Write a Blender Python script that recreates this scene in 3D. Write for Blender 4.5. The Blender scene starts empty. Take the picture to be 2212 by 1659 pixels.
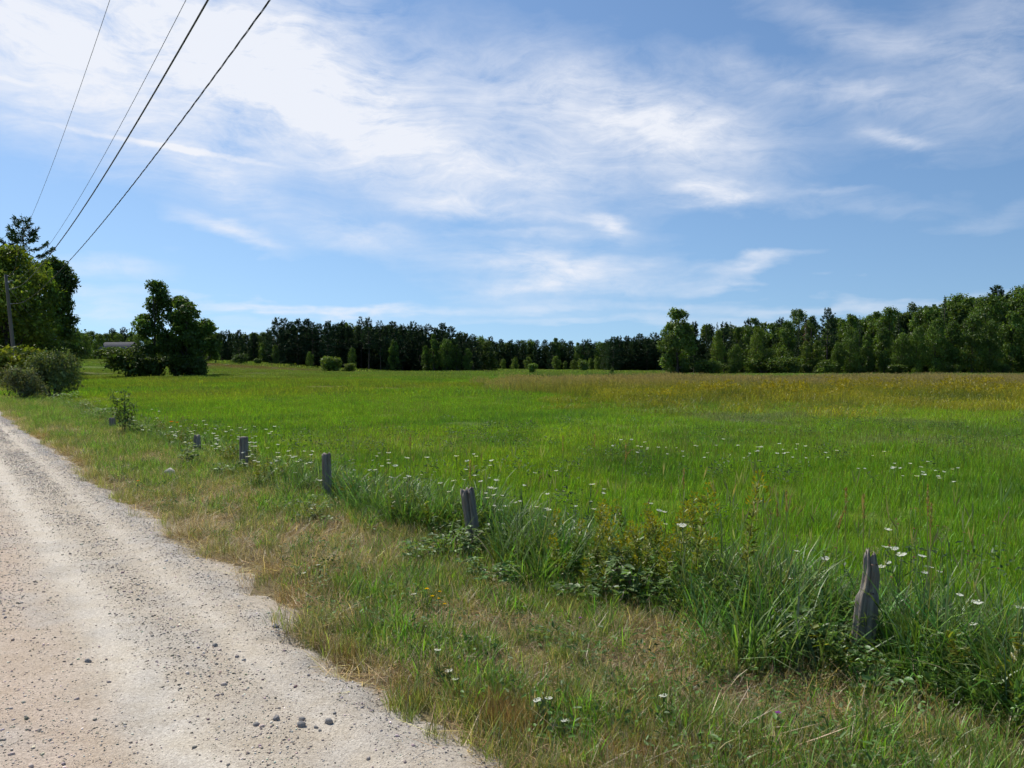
import bpy, math, random
import numpy as np
from mathutils import Vector, Matrix, Euler

R = math.radians
PI = math.pi
sc = bpy.context.scene
COL = sc.collection

# ------------------------------------------------------------------ camera
FPX, HORIZON, EYE = 829.0, 366.0, 1.6       # focal length in pixels of the 1024 frame, horizon row, eye height
cam_d = bpy.data.cameras.new('camera')
cam_d.sensor_width = 36.0
cam_d.lens = FPX / 1024 * 36.0
cam_d.clip_start, cam_d.clip_end = 0.05, 9000
cam = bpy.data.objects.new('camera', cam_d)
COL.objects.link(cam)
cam.location = (0, 0, EYE)
cam.rotation_euler = (R(90) - math.atan((384 - HORIZON) / FPX), 0, 0)
sc.camera = cam

# ------------------------------------------------------------------ light
SUN_AZ, SUN_EL = R(-42), R(50)              # clockwise from straight ahead, above the horizon
sun_d = bpy.data.lights.new('sun', 'SUN')
sun_d.energy, sun_d.angle, sun_d.color = 4.4, R(0.55), (1.0, 0.95, 0.86)
sun = bpy.data.objects.new('sun', sun_d)
COL.objects.link(sun)
sdir = Vector((math.sin(SUN_AZ) * math.cos(SUN_EL), math.cos(SUN_AZ) * math.cos(SUN_EL), math.sin(SUN_EL)))
sun.rotation_euler = sdir.to_track_quat('Z', 'Y').to_euler()
sun.location = sdir * 50
sc.view_settings.view_transform = 'Standard'
sc.view_settings.look = 'None'
sc.view_settings.exposure = 0.2
sc.view_settings.gamma = 1.0
sc.cycles.max_bounces = 6
sc.cycles.diffuse_bounces = 3
sc.cycles.glossy_bounces = 2
sc.cycles.transmission_bounces = 4
sc.cycles.transparent_max_bounces = 8
sc.cycles.use_adaptive_sampling = True
sc.cycles.adaptive_threshold = 0.035
sc.cycles.caustics_reflective = False
sc.cycles.caustics_refractive = False


class NT:
    """short-hand for building node trees"""
    def __init__(self, tree):
        self.t = tree

    def n(self, typ, **kw):
        nd = self.t.nodes.new(typ)
        for k, v in kw.items():
            setattr(nd, k, v)
        return nd

    def put(self, sock, v):
        if isinstance(v, bpy.types.NodeSocket):
            self.t.links.new(v, sock)
        elif v is not None:
            sock.default_value = v

    def math(self, op, a, b=None, c=None, clamp=False):
        nd = self.n('ShaderNodeMath', operation=op, use_clamp=clamp)
        for i, v in enumerate((a, b, c)):
            if v is not None:
                self.put(nd.inputs[i], v)
        return nd.outputs[0]

    def vmath(self, op, a, b=None, scale=None):
        nd = self.n('ShaderNodeVectorMath', operation=op)
        self.put(nd.inputs[0], a)
        if b is not None:
            self.put(nd.inputs[1], b)
        if scale is not None:
            self.put(nd.inputs['Scale'], scale)
        return nd.outputs['Value'] if op in ('LENGTH', 'DOT_PRODUCT', 'DISTANCE') else nd.outputs[0]

    def noise(self, vec, scale, detail=4, rough=0.55, dist=0.0, dims='3D', color=False):
        nd = self.n('ShaderNodeTexNoise', noise_dimensions=dims)
        self.put(nd.inputs['Vector'], vec)
        nd.inputs['Scale'].default_value = scale
        nd.inputs['Detail'].default_value = detail
        nd.inputs['Roughness'].default_value = rough
        nd.inputs['Distortion'].default_value = dist
        return nd.outputs['Color' if color else 'Fac']

    def mapr(self, v, a, b, c=0.0, d=1.0, smooth=False):
        nd = self.n('ShaderNodeMapRange', interpolation_type='SMOOTHSTEP' if smooth else 'LINEAR')
        for i, x in enumerate((v, a, b, c, d)):
            self.put(nd.inputs[i], x)
        return nd.outputs[0]

    def mix(self, f, a, b, mode='MIX'):
        nd = self.n('ShaderNodeMix', data_type='RGBA', blend_type=mode)
        self.put(nd.inputs[0], f)
        self.put(nd.inputs[6], a if not isinstance(a, tuple) else (*a, 1)[:4])
        self.put(nd.inputs[7], b if not isinstance(b, tuple) else (*b, 1)[:4])
        return nd.outputs[2]

    def mapping(self, vec, loc=(0, 0, 0), rot=(0, 0, 0), scale=(1, 1, 1), typ='POINT'):
        nd = self.n('ShaderNodeMapping', vector_type=typ)
        self.put(nd.inputs[0], vec)
        nd.inputs[1].default_value, nd.inputs[2].default_value, nd.inputs[3].default_value = loc, rot, scale
        return nd.outputs[0]


# ------------------------------------------------------------------ sky: clear blue with cirrus
world = bpy.data.worlds.new('World')
sc.world = world
world.use_nodes = True
wt = NT(world.node_tree)
world.node_tree.nodes.clear()
sky = wt.n('ShaderNodeTexSky', sky_type='NISHITA')
sky.sun_disc = False
sky.sun_elevation, sky.sun_rotation = SUN_EL, SUN_AZ
lift = wt.n('ShaderNodeTexCoord')
lv = wt.n('ShaderNodeSeparateXYZ')
wt.put(lv.inputs[0], lift.outputs['Generated'])
lc = wt.n('ShaderNodeCombineXYZ')          # clear dry air: the pale band sits below the horizon
for k_ in (0, 1):
    wt.put(lc.inputs[k_], lv.outputs[k_])
wt.put(lc.inputs[2], wt.math('ADD', wt.math('MULTIPLY', lv.outputs[2], .86), .092))
wt.put(sky.inputs[0], wt.vmath('NORMALIZE', lc.outputs[0]))
sky.altitude, sky.air_density, sky.dust_density, sky.ozone_density = 200, 1.0, 0.6, 2.2
tc = wt.n('ShaderNodeTexCoord')
d = tc.outputs['Generated']
sep = wt.n('ShaderNodeSeparateXYZ')
wt.put(sep.inputs[0], d)
az = wt.math('ARCTAN2', sep.outputs[0], sep.outputs[1])
el = wt.math('ARCSINE', sep.outputs[2])
cmb = wt.n('ShaderNodeCombineXYZ')
wt.put(cmb.inputs[0], az)
wt.put(cmb.inputs[1], el)
ang = cmb.outputs[0]                         # (azimuth, elevation) in radians
# planar coordinates on a high cloud deck, softened at the horizon
den = wt.math('ADD', wt.math('MAXIMUM', sep.outputs[2], 0.0), 0.10)
deck = wt.vmath('SCALE', d, scale=wt.math('DIVIDE', 1.0, den))
warp = wt.vmath('SCALE', wt.vmath('SUBTRACT', wt.noise(deck, 0.55, 4, 0.6, color=True), (0.5, 0.5, 0.5)), scale=0.11)
angw = wt.vmath('ADD', ang, warp)
warp2 = wt.vmath('SCALE', wt.vmath('SUBTRACT', wt.noise(wt.mapping(ang, scale=(9, 22, 1)), 1.0, 5, 0.6, color=True), (0.5, 0.5, 0.5)), scale=0.05)
angw = wt.vmath('ADD', angw, warp2)


def sky_dir(px, py):
    x, z = (px - 512) / FPX, (HORIZON - py) / FPX
    return math.atan(x), math.atan(z / math.sqrt(1 + x * x))


cirrus = [  # centre (px, py of the view straight ahead), half length, half width, tilt, strength
    (60, 30, 300, 66, -6, .95), (290, 62, 240, 62, -16, .72), (390, 138, 180, 42, -16, .42),
    (610, 95, 150, 42, -12, .72), (690, 138, 120, 34, -8, .5), (540, 165, 120, 28, -8, .4),
    (712, 187, 55, 12, -2, .75), (470, 203, 100, 15, -6, .5), (350, 232, 130, 22, -12, .36),
    (228, 229, 46, 9, -16, .75), (560, 268, 110, 19, 1, .9), (745, 265, 66, 9, 3, .5),
    (597, 222, 38, 9, -8, .75), (320, 302, 115, 6, -2, .65), (905, 134, 34, 8, -24, .5),
    (110, 264, 70, 13, 2, .4), (95, 300, 70, 10, 0, .4), (560, 305, 230, 10, 0, .34), (640, 328, 260, 9, 0, .3), (300, 322, 160, 8, 0, .2),
    (900, 48, 150, 14, -26, .3), (1005, 35, 60, 36, -34, .22), (870, 92, 70, 8, -14, .26), (770, 70, 90, 16, -20, .2),
    (225, 172, 52, 18, -28, .4), (520, 235, 120, 6, 0, .25), (830, 187, 50, 5, -3, .16),
    (880, 300, 180, 8, 2, .28), (955, 115, 130, 32, -18, .2), (860, 205, 120, 14, -6, .16), (745, 232, 200, 40, -6, .0), (980, 225, 60, 9, 4, .14), (100, 120, 160, 35, -10, .35),
]
M = None
for (px, py, a, b, tilt, s) in cirrus:
    if s == 0:
        continue
    u, v = sky_dir(px, py)
    m = wt.mapping(angw, loc=(u, v, 0), rot=(0, 0, R(tilt)), scale=(a / FPX * .8, b / FPX * .95, 1), typ='TEXTURE')
    g = wt.math('MULTIPLY', wt.math('EXPONENT', wt.math('MULTIPLY', wt.vmath('DOT_PRODUCT', m, m), -1.0)), s)
    M = g if M is None else wt.math('ADD', M, g)
# fibres of the cirrus
fw = wt.vmath('ADD', wt.mapping(ang, rot=(0, 0, R(12)), scale=(6, 30, 1)),
              wt.vmath('SCALE', wt.noise(wt.mapping(ang, scale=(5, 9, 1)), 1.0, 3, 0.5, color=True), scale=3.2))
fib = wt.noise(fw, 1.0, 9, 0.68)
puff = wt.noise(wt.mapping(ang, loc=(3, 1, 0), scale=(10, 17, 1)), 1.0, 7, 0.6, 0.4)
gen = wt.noise(wt.mapping(deck, scale=(.35, .5, .4)), 1.0, 5, 0.6)
gen = wt.mapr(gen, .57, .85, 0, .13)
tot = wt.math('ADD', M, gen)
tex = wt.math('ADD', wt.math('MULTIPLY', fib, 1.15), wt.math('MULTIPLY', puff, .75))
dens = wt.math('MULTIPLY', tot, wt.mapr(tex, .62, 1.22, .12, 1.42))
dens = wt.mapr(dens, .04, .98, 0, .95)
dens = wt.math('POWER', dens, .85)
# aircraft trail
cu, cv = sky_dir(165, 148)
trw = wt.vmath('ADD', ang, wt.vmath('SCALE', wt.vmath('SUBTRACT', wt.noise(wt.mapping(ang, scale=(26, 60, 1)), 1.0, 4, .6, color=True), (.5, .5, .5)), scale=.012))
m = wt.mapping(trw, loc=(cu, cv, 0), rot=(0, 0, R(-5)), scale=(95 / FPX, 2.6 / FPX, 1), typ='TEXTURE')
l2 = wt.vmath('DOT_PRODUCT', m, m)
trail = wt.math('MULTIPLY', wt.math('EXPONENT', wt.math('MULTIPLY', wt.math('MULTIPLY', l2, l2), -1.0)), .45)
dens = wt.math('ADD', dens, wt.math('MULTIPLY', trail, wt.mapr(puff, .3, .6, .5, 1.0)), clamp=True)
up = wt.mapr(sep.outputs[2], 0.0, 0.03)
dens = wt.math('MULTIPLY', dens, up)
skyc = wt.mix(1.0, sky.outputs[0], (0.82, 0.955, 1.05), 'MULTIPLY')
skyc = wt.mix(dens, skyc, (7.6, 7.85, 8.5))
bg = wt.n('ShaderNodeBackground')
wt.put(bg.inputs[0], skyc)
bg.inputs[1].default_value = 0.1
wo = wt.n('ShaderNodeOutputWorld')
world.cycles.sampling_method = 'MANUAL'
world.cycles.sample_map_resolution = 512
world.node_tree.links.new(bg.outputs[0], wo.inputs[0])

# ------------------------------------------------------------------ helpers: numbers
def smooth(a, b, x):
    t = np.clip((np.asarray(x, float) - a) / (b - a), 0, 1)
    return t * t * (3 - 2 * t)


def vnoise(x, y, seed=0):
    x, y = np.asarray(x, float), np.asarray(y, float)
    xi, yi = np.floor(x).astype(np.int64), np.floor(y).astype(np.int64)
    fx, fy = x - xi, y - yi
    fx, fy = fx * fx * (3 - 2 * fx), fy * fy * (3 - 2 * fy)

    def h(i, j):
        n = (i * 374761393 + j * 668265263 + seed * 1442695041) & 0xFFFFFFFF
        n = ((n ^ (n >> 13)) * 1274126177) & 0xFFFFFFFF
        return ((n ^ (n >> 16)) & 0xFFFF) / 65535.0
    return (h(xi, yi) * (1 - fx) + h(xi + 1, yi) * fx) * (1 - fy) + (h(xi, yi + 1) * (1 - fx) + h(xi + 1, yi + 1) * fx) * fy


def fbm(x, y, oct=4, seed=0):
    s, a, t = 0, .5, 0
    for k in range(oct):
        s = s + a * vnoise(np.asarray(x) * 2 ** k, np.asarray(y) * 2 ** k, seed + k * 17)
        t += a
        a *= .5
    return s / t


# the road runs away to the left: s along it, t to its right (0 = under the camera)
RD = np.array([-.5707, .8211])
RN = np.array([.8211, .5707])
ROAD_R, ROAD_L, FENCE_T = 1.81, -3.5, 4.0


def st(x, y):
    return x * RD[0] + y * RD[1], x * RN[0] + y * RN[1]


def xy(s, t):
    return s * RD[0] + t * RN[0], s * RD[1] + t * RN[1]


def H(x, y):
    """height of the land"""
    x, y = np.asarray(x, float), np.asarray(y, float)
    z = 2.9 * smooth(85, 200, y) * smooth(28, 92, -x)
    z = z + .45 * np.exp(-((x + 24) / 34) ** 2 - ((y - 138) / 24) ** 2)
    z = z - .35 * smooth(150, 300, y) * smooth(-20, 20, x)
    s, t = st(x, y)
    z = z + (fbm(x * .08, y * .08, 3, 5) - .5) * .5 * smooth(25, 70, y)
    z = z + (fbm(x * .7, y * .7, 3, 9) - .5) * .07 * smooth(2.0, 3.2, t)
    return z


def ground_px(px, py):
    """the point of the land seen at a pixel of the view"""
    h = 0.0
    for _ in range(8):
        dd = (EYE - h) * FPX / max(py - HORIZON, 1.5)
        h = float(H((px - 512) / FPX * dd, dd))
    return (px - 512) / FPX * dd, dd, h


def head_px(px, py, hgt):
    """foot of a plant of that height whose head is seen at the pixel"""
    h = 0.0
    for _ in range(8):
        dd = (EYE - h - hgt) * FPX / max(py - HORIZON, 1.5)
        h = float(H((px - 512) / FPX * dd, dd))
    return (px - 512) / FPX * dd, dd, h


def top_z(py, dd):
    return EYE + (HORIZON - py) / FPX * dd


# ------------------------------------------------------------------ helpers: meshes
class Geo:
    def __init__(self):
        self.v, self.q, self.t, self.c, self.n = [], [], [], [], 0

    def add(self, v, quads=None, tris=None, col=(1, 1, 1)):
        v = np.asarray(v, float).reshape(-1, 3)
        self.v.append(v)
        c = np.asarray(col, float)
        self.c.append(np.broadcast_to(c, (len(v), 3)) if c.ndim == 1 else c)
        if quads is not None and len(quads):
            self.q.append(np.asarray(quads, np.int64).reshape(-1, 4) + self.n)
        if tris is not None and len(tris):
            self.t.append(np.asarray(tris, np.int64).reshape(-1, 3) + self.n)
        self.n += len(v)
        return self

    def mesh(self, name, mat, smooth_shade=False):
        v = np.concatenate(self.v)
        c = np.concatenate(self.c)
        q = np.concatenate(self.q) if self.q else np.zeros((0, 4), np.int64)
        t = np.concatenate(self.t) if self.t else np.zeros((0, 3), np.int64)
        me = bpy.data.meshes.new(name)
        me.vertices.add(len(v))
        me.vertices.foreach_set('co', v.astype(np.float32).ravel())
        li = np.concatenate([q.ravel(), t.ravel()])
        me.loops.add(len(li))
        me.loops.foreach_set('vertex_index', li.astype(np.int32))
        nf = len(q) + len(t)
        me.polygons.add(nf)
        ls = np.concatenate([np.arange(len(q)) * 4, len(q) * 4 + np.arange(len(t)) * 3])
        me.polygons.foreach_set('loop_start', ls.astype(np.int32))
        if smooth_shade:
            me.polygons.foreach_set('use_smooth', np.ones(nf, bool))
        me.update(calc_edges=True)
        at = me.attributes.new('tint', 'FLOAT_COLOR', 'POINT')
        at.data.foreach_set('color', np.concatenate([c, np.ones((len(c), 1))], 1).astype(np.float32).ravel())
        if mat:
            me.materials.append(mat)
        return me


def link(name, data, parent=None, loc=(0, 0, 0), rot=(0, 0, 0), scale=1.0):
    o = bpy.data.objects.new(name, data)
    COL.objects.link(o)
    o.location = loc
    o.rotation_euler = rot
    o.scale = (scale,) * 3 if isinstance(scale, (int, float)) else scale
    if parent:
        o.parent = parent
    return o


def tag(o, label=None, cat=None, group=None, kind=None):
    for k, v in (('label', label), ('category', cat), ('group', group), ('kind', kind)):
        if v:
            o[k] = v
    return o


def norm(a):
    return a / np.maximum(np.linalg.norm(a, axis=-1, keepdims=True), 1e-9)


def rand_dirs(rng, n):
    return norm(rng.normal(size=(n, 3)))


def leaves(g, P, D, N, L, W, col, fold=.15):
    """rhombic leaves: base P, axis D, normal N"""
    n = len(P)
    D = norm(D)
    S = norm(np.cross(D, N))
    U = np.cross(S, D)
    L, W = np.broadcast_to(L, n)[:, None], np.broadcast_to(W, n)[:, None]
    v = np.stack([P, P + D * L * .5 + S * W * .5 + U * W * fold, P + D * L, P + D * L * .5 - S * W * .5 + U * W * fold], 1)
    i = np.arange(n)[:, None] * 4
    g.add(v.reshape(-1, 3), tris=np.concatenate([i + [0, 1, 2], i + [0, 2, 3]]), col=np.repeat(np.broadcast_to(col, (n, 3)), 4, 0))


def ovate(g, P, D, N, L, W, col, fold=.12, droop=.12):
    """broad leaves of two folded halves"""
    n = len(P)
    D = norm(D)
    S = norm(np.cross(D, N))
    U = np.cross(S, D)
    L, W = np.broadcast_to(L, n)[:, None], np.broadcast_to(W, n)[:, None]
    T = P + D * L - U * L * droop
    mids = []
    for sgn in (1, -1):
        mids.append(P + D * L * .28 + sgn * S * W * .5 + U * W * fold)
        mids.append(P + D * L * .68 + sgn * S * W * .40 + U * (W * fold - L * droop * .4))
    v = np.stack([P, mids[0], mids[1], T, mids[2], mids[3]], 1)
    i = np.arange(n)[:, None] * 6
    g.add(v.reshape(-1, 3), quads=np.concatenate([i + [0, 1, 2, 3], i + [0, 3, 5, 4]]), col=np.repeat(np.broadcast_to(col, (n, 3)), 6, 0))


def blades(g, rng, P, L, W, lean, curve, col, az=None, face=.5):
    """grass blades, three bent segments each"""
    n = len(P)
    az = rng.uniform(0, 2 * PI, n) if az is None else np.broadcast_to(az, n)
    L, W, lean, curve = (np.broadcast_to(a, n) for a in (L, W, lean, curve))
    hd = np.stack([np.cos(az), np.sin(az), np.zeros(n)], 1)
    fa = az + PI / 2 + rng.uniform(-face, face, n)
    wd = np.stack([np.cos(fa), np.sin(fa), np.zeros(n)], 1)
    pts, p = [P], P
    for k, ds in enumerate((.38, .34, .28)):
        th = lean + curve * (k + .6) / 3
        p = p + (hd * np.sin(th)[:, None] + np.array([0, 0, 1.]) * np.cos(th)[:, None]) * (L * ds)[:, None]
        pts.append(p)
    ws = [W * .35, W * .5, W * .36]
    v = np.stack([pts[0] - wd * ws[0][:, None], pts[0] + wd * ws[0][:, None], pts[1] - wd * ws[1][:, None], pts[1] + wd * ws[1][:, None],
                  pts[2] - wd * ws[2][:, None], pts[2] + wd * ws[2][:, None], pts[3]], 1)
    i = np.arange(n)[:, None] * 7
    g.add(v.reshape(-1, 3), quads=np.concatenate([i + [0, 1, 3, 2], i + [2, 3, 5, 4]]), tris=i + [4, 5, 6],
          col=np.repeat(np.broadcast_to(col, (n, 3)), 7, 0))
    return pts[3]


def tube(g, pts, rad, sides=6, col=(1, 1, 1), cap=True):
    pts = np.asarray(pts, float)
    m = len(pts)
    rad = np.broadcast_to(rad, m)
    tan = norm(np.gradient(pts, axis=0))
    ref = np.array([1., 0, 0]) if abs(tan[0][0]) < .8 else np.array([0, 1., 0])
    A = norm(np.cross(tan, ref))
    B = np.cross(tan, A)
    th = np.arange(sides) / sides * 2 * PI
    v = pts[:, None] + rad[:, None, None] * (A[:, None] * np.cos(th)[None, :, None] + B[:, None] * np.sin(th)[None, :, None])
    q = []
    for i in range(m - 1):
        for j in range(sides):
            k = (j + 1) % sides
            q.append((i * sides + j, i * sides + k, (i + 1) * sides + k, (i + 1) * sides + j))
    t = []
    if cap:
        t = [((m - 1) * sides, (m - 1) * sides + j, (m - 1) * sides + j + 1) for j in range(1, sides - 1)]
    g.add(v.reshape(-1, 3), quads=q, tris=t, col=col)


def box(g, lo, hi, col=(1, 1, 1)):
    (a, b, c), (d_, e, f) = lo, hi
    v = [(a, b, c), (d_, b, c), (d_, e, c), (a, e, c), (a, b, f), (d_, b, f), (d_, e, f), (a, e, f)]
    g.add(v, quads=[(0, 3, 2, 1), (4, 5, 6, 7), (0, 1, 5, 4), (1, 2, 6, 5), (2, 3, 7, 6), (3, 0, 4, 7)], col=col)


# ------------------------------------------------------------------ materials
def leaf_mat(name, base=(1, 1, 1), trans=.38, gloss=.05, inst=False, objcol=False, rough=.45, vary=.0):
    m = bpy.data.materials.new(name)
    m.use_nodes = True
    m.node_tree.nodes.clear()
    n = NT(m.node_tree)
    at = n.n('ShaderNodeAttribute', attribute_name='tint')
    c = n.mix(1.0, at.outputs['Color'], base, 'MULTIPLY')
    if inst:
        ia = n.n('ShaderNodeAttribute', attribute_type='INSTANCER', attribute_name='itint')
        c = n.mix(1.0, c, ia.outputs['Color'], 'MULTIPLY')
    if objcol:
        oi = n.n('ShaderNodeObjectInfo')
        c = n.mix(1.0, c, oi.outputs['Color'], 'MULTIPLY')
    if vary:
        geo = n.n('ShaderNodeNewGeometry')
        f = n.noise(geo.outputs['Position'], vary, 3, .6)
        c = n.mix(n.mapr(f, .3, .7), c, n.mix(1.0, c, (1.45, 1.2, .9), 'MULTIPLY'))
    df = n.n('ShaderNodeBsdfDiffuse')
    n.put(df.inputs[0], c)
    tr = n.n('ShaderNodeBsdfTranslucent')
    n.put(tr.inputs[0], n.mix(1.0, c, (1.15, 1.1, .55), 'MULTIPLY'))
    gl = n.n('ShaderNodeBsdfGlossy')
    gl.inputs['Roughness'].default_value = rough
    gl.inputs[0].default_value = (1, 1, 1, 1)
    m1 = n.n('ShaderNodeMixShader')
    m1.inputs[0].default_value = trans
    n.put(m1.inputs[1], df.outputs[0])
    n.put(m1.inputs[2], tr.outputs[0])
    m2 = n.n('ShaderNodeMixShader')
    m2.inputs[0].default_value = gloss
    n.put(m2.inputs[1], m1.outputs[0])
    n.put(m2.inputs[2], gl.outputs[0])
    o = n.n('ShaderNodeOutputMaterial')
    n.put(o.inputs[0], m2.outputs[0])
    return m


def plain_mat(name, base, rough=.8, noise=0.0, nscale=5.0, bump=0.0, bscale=40.0, tint=False, inst=False, stretch=(1, 1, 1), metal=0.0):
    m = bpy.data.materials.new(name)
    m.use_nodes = True
    n = NT(m.node_tree)
    bs = m.node_tree.nodes['Principled BSDF']
    bs.inputs['Roughness'].default_value = rough
    bs.inputs['Metallic'].default_value = metal
    tcn = n.n('ShaderNodeTexCoord')
    vec = n.mapping(tcn.outputs['Object'], scale=stretch)
    c = n.n('ShaderNodeRGB')
    c.outputs[0].default_value = (*base, 1)
    c = c.outputs[0]
    if tint:
        at = n.n('ShaderNodeAttribute', attribute_name='tint')
        c = n.mix(1.0, c, at.outputs['Color'], 'MULTIPLY')
    if inst:
        ia = n.n('ShaderNodeAttribute', attribute_type='INSTANCER', attribute_name='itint')
        c = n.mix(1.0, c, ia.outputs['Color'], 'MULTIPLY')
    if noise:
        f = n.noise(vec, nscale, 6, .65)
        f = n.mapr(f, .3, .7)
        c = n.mix(f, n.mix(1.0, c, (1 - noise,) * 3, 'MULTIPLY'), n.mix(1.0, c, (1 + noise,) * 3, 'MULTIPLY'))
    n.put(bs.inputs['Base Color'], c)
    if bump:
        b = n.n('ShaderNodeBump')
        b.inputs['Strength'].default_value = bump
        b.inputs['Distance'].default_value = .01
        n.put(b.inputs['Height'], n.noise(vec, bscale, 6, .65))
        n.put(bs.inputs['Normal'], b.outputs[0])
    return m


M_grass = leaf_mat('grass_blades', inst=True, trans=.45, gloss=.018, rough=.45)
M_verge = leaf_mat('verge_blades', inst=True, trans=.45, gloss=.026, rough=.42)
M_weed = leaf_mat('weed_leaves', trans=.4, gloss=.025, rough=.45)
M_broad = leaf_mat('broad_leaves', trans=.48, gloss=.04, rough=.5)
M_tree = leaf_mat('tree_leaves', trans=.42, gloss=.02, objcol=True)
M_needle = leaf_mat('pine_needles', trans=.2, gloss=.015, objcol=True)
M_treeinst = leaf_mat('wood_leaves', trans=.36, gloss=.015, inst=True)
M_bark = plain_mat('bark', (.075, .062, .05), .9, .35, 3, .5, 12, stretch=(1, 1, .2))
M_stem = leaf_mat('stems', trans=.1, gloss=.04)
M_petal = leaf_mat('petals', trans=.4, gloss=.0)

# ------------------------------------------------------------------ colour of the field
def field_col(x, y):
    """albedo of the hay and the sod under it"""
    x, y = np.asarray(x, float), np.asarray(y, float)
    px = 512 + x / np.maximum(y, .5) * FPX
    n1 = fbm(x * .11, y * .07, 4, 3)
    n2 = fbm(x * .45, y * .35, 4, 21)
    n3 = fbm(x * 1.7, y * 1.7, 3, 33)
    green = np.array([.138, .262, .017])
    deep = np.array([.082, .185, .018])
    lime = np.array([.205, .305, .02])
    olive = np.array([.175, .175, .026])
    pale = np.array([.170, .205, .080])
    mix = lambda a, b, f: a + (b - a) * np.clip(f, 0, 1)[..., None]
    c = np.broadcast_to(green, x.shape + (3,))
    c = mix(c, lime, (.25 + .75 * smooth(.4, .66, n1)) * .85 * smooth(6, 18, y))
    c = mix(c, deep, smooth(.5, .75, n2) * .75)
    c = mix(c, olive, smooth(.62, .8, n3) * .2)
    c = mix(c, deep, smooth(3, 9, x) * smooth(22, 8, y) * .35)
    # paler, seedy grass beyond the hay
    c = mix(c, pale, .9 * smooth(.38, .6, n2) * np.exp(-((y - 26) / 4) ** 2) * smooth(1, 8, x))
    c = mix(c, pale, .8 * np.exp(-((x - 8.4) / 1.3) ** 2 - ((y - 17.5) / .9) ** 2))
    c = mix(c, olive, .5 * smooth(32, 60, y) * smooth(.35, .6, n1))
    c = mix(c, np.array([.13, .185, .05]), .6 * smooth(70, 130, y))
    # brown grass on the rise to the left
    rise = np.exp(-((x + 62) / 26) ** 2 - ((y - 185) / 18) ** 2)
    c = mix(c, np.array([.17, .13, .06]), rise * .9)
    return c * np.array([1.1, 1.14, 1.15])


# ------------------------------------------------------------------ ground: one sheet out to the horizon
def build_ground():
    th = np.linspace(0, 2 * PI, 481)[:-1]
    r = np.concatenate([[.3], np.geomspace(.6, 4500, 230)])
    X, Y = r[:, None] * np.sin(th), r[:, None] * np.cos(th)
    Z = H(X, Y)
    s, t = st(X, Y)
    # camber: the road bed lies a little lower than the sod along it
    bed = smooth(ROAD_R + .15, ROAD_R - .15, t) * smooth(ROAD_L - .15, ROAD_L + .15, t) * smooth(170, 140, np.abs(s))
    Z = Z - .05 * bed
    V = np.stack([X, Y, Z], -1).reshape(-1, 3)
    V = np.concatenate([V, [[0, 0, -.05]]])
    nr, nt = len(r), len(th)
    i, j = np.meshgrid(np.arange(nr - 1), np.arange(nt), indexing='ij')
    k = (j + 1) % nt
    q = np.stack([i * nt + j, (i + 1) * nt + j, (i + 1) * nt + k, i * nt + k], -1).reshape(-1, 4)
    j = np.arange(nt)
    tri = np.stack([np.full(nt, nr * nt), j, (j + 1) % nt], -1)
    c = field_col(X, Y) * np.array([.75, .62, .9])
    verge = np.array([.26, .215, .13])
    f = (smooth(FENCE_T + .5, FENCE_T - .3, t) * smooth(ROAD_L - 4, ROAD_L - 2, t))[..., None]
    c = c * (1 - f) + verge * f
    c = np.concatenate([c.reshape(-1, 3), [verge]])
    g = Geo().add(V, quads=q, tris=tri, col=c)
    m = bpy.data.materials.new('sod')
    m.use_nodes = True
    n = NT(m.node_tree)
    bs = m.node_tree.nodes['Principled BSDF']
    bs.inputs['Roughness'].default_value = 1.0
    bs.inputs['Specular IOR Level'].default_value = .1
    at = n.n('ShaderNodeAttribute', attribute_name='tint')
    geo = n.n('ShaderNodeNewGeometry')
    f1 = n.noise(geo.outputs['Position'], 9.0, 8, .7)
    f2 = n.noise(geo.outputs['Position'], 1.1, 5, .6)
    c = n.mix(n.mapr(f1, .3, .7), n.mix(1.0, at.outputs['Color'], (.55, .5, .5), 'MULTIPLY'), n.mix(1.0, at.outputs['Color'], (1.35, 1.3, 1.2), 'MULTIPLY'))
    c = n.mix(n.mapr(f2, .45, .65), c, n.mix(1.0, c, (.8, .85, .8), 'MULTIPLY'))
    n.put(bs.inputs['Base Color'], c)
    b = n.n('ShaderNodeBump')
    b.inputs['Strength'].default_value = .8
    b.inputs['Distance'].default_value = .03
    n.put(b.inputs['Height'], f1)
    n.put(bs.inputs['Normal'], b.outputs[0])
    o = link('ground', g.mesh('ground', m, True))
    tag(o, 'rolling grassy land reaching to the far woods', 'ground', kind='structure')


build_ground()


# ------------------------------------------------------------------ road
def road_edge(s):
    return ROAD_R + (fbm(s * 1.7, s * 0, 5, 71) - .5) * .46 + (fbm(s * .23, s * 0 + 4, 2, 72) - .5) * .25


def road_z(SS, TT):
    X, Y = xy(SS, TT)
    er, elf = road_edge(SS), ROAD_L + (fbm(SS * .7, SS * 0, 3, 74) - .5) * .4
    e = smooth(er + .22, er - .16, TT + (fbm(SS * 6, TT * 6, 4, 75) - .5) * .34) * smooth(elf - .2, elf + .2, TT)
    lump = (fbm(SS * 2.2, TT * 3, 3, 76) - .5) * .016 + (fbm(SS * 16, TT * 16, 2, 77) - .5) * .005
    track = np.exp(-((TT - .80 - .03 * np.sin(SS * .3)) / .16) ** 2) + np.exp(-((TT - 1.40) / .10) ** 2) * .6 + np.exp(-((TT + .85) / .2) ** 2)
    Z = H(X, Y) - .045 + .062 * e + lump * (1 - .75 * np.clip(track, 0, 1)) - .014 * np.clip(track, 0, 1) + .02 * np.exp(-((TT - 1.62) / .12) ** 2) * e
    return Z, track


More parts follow.
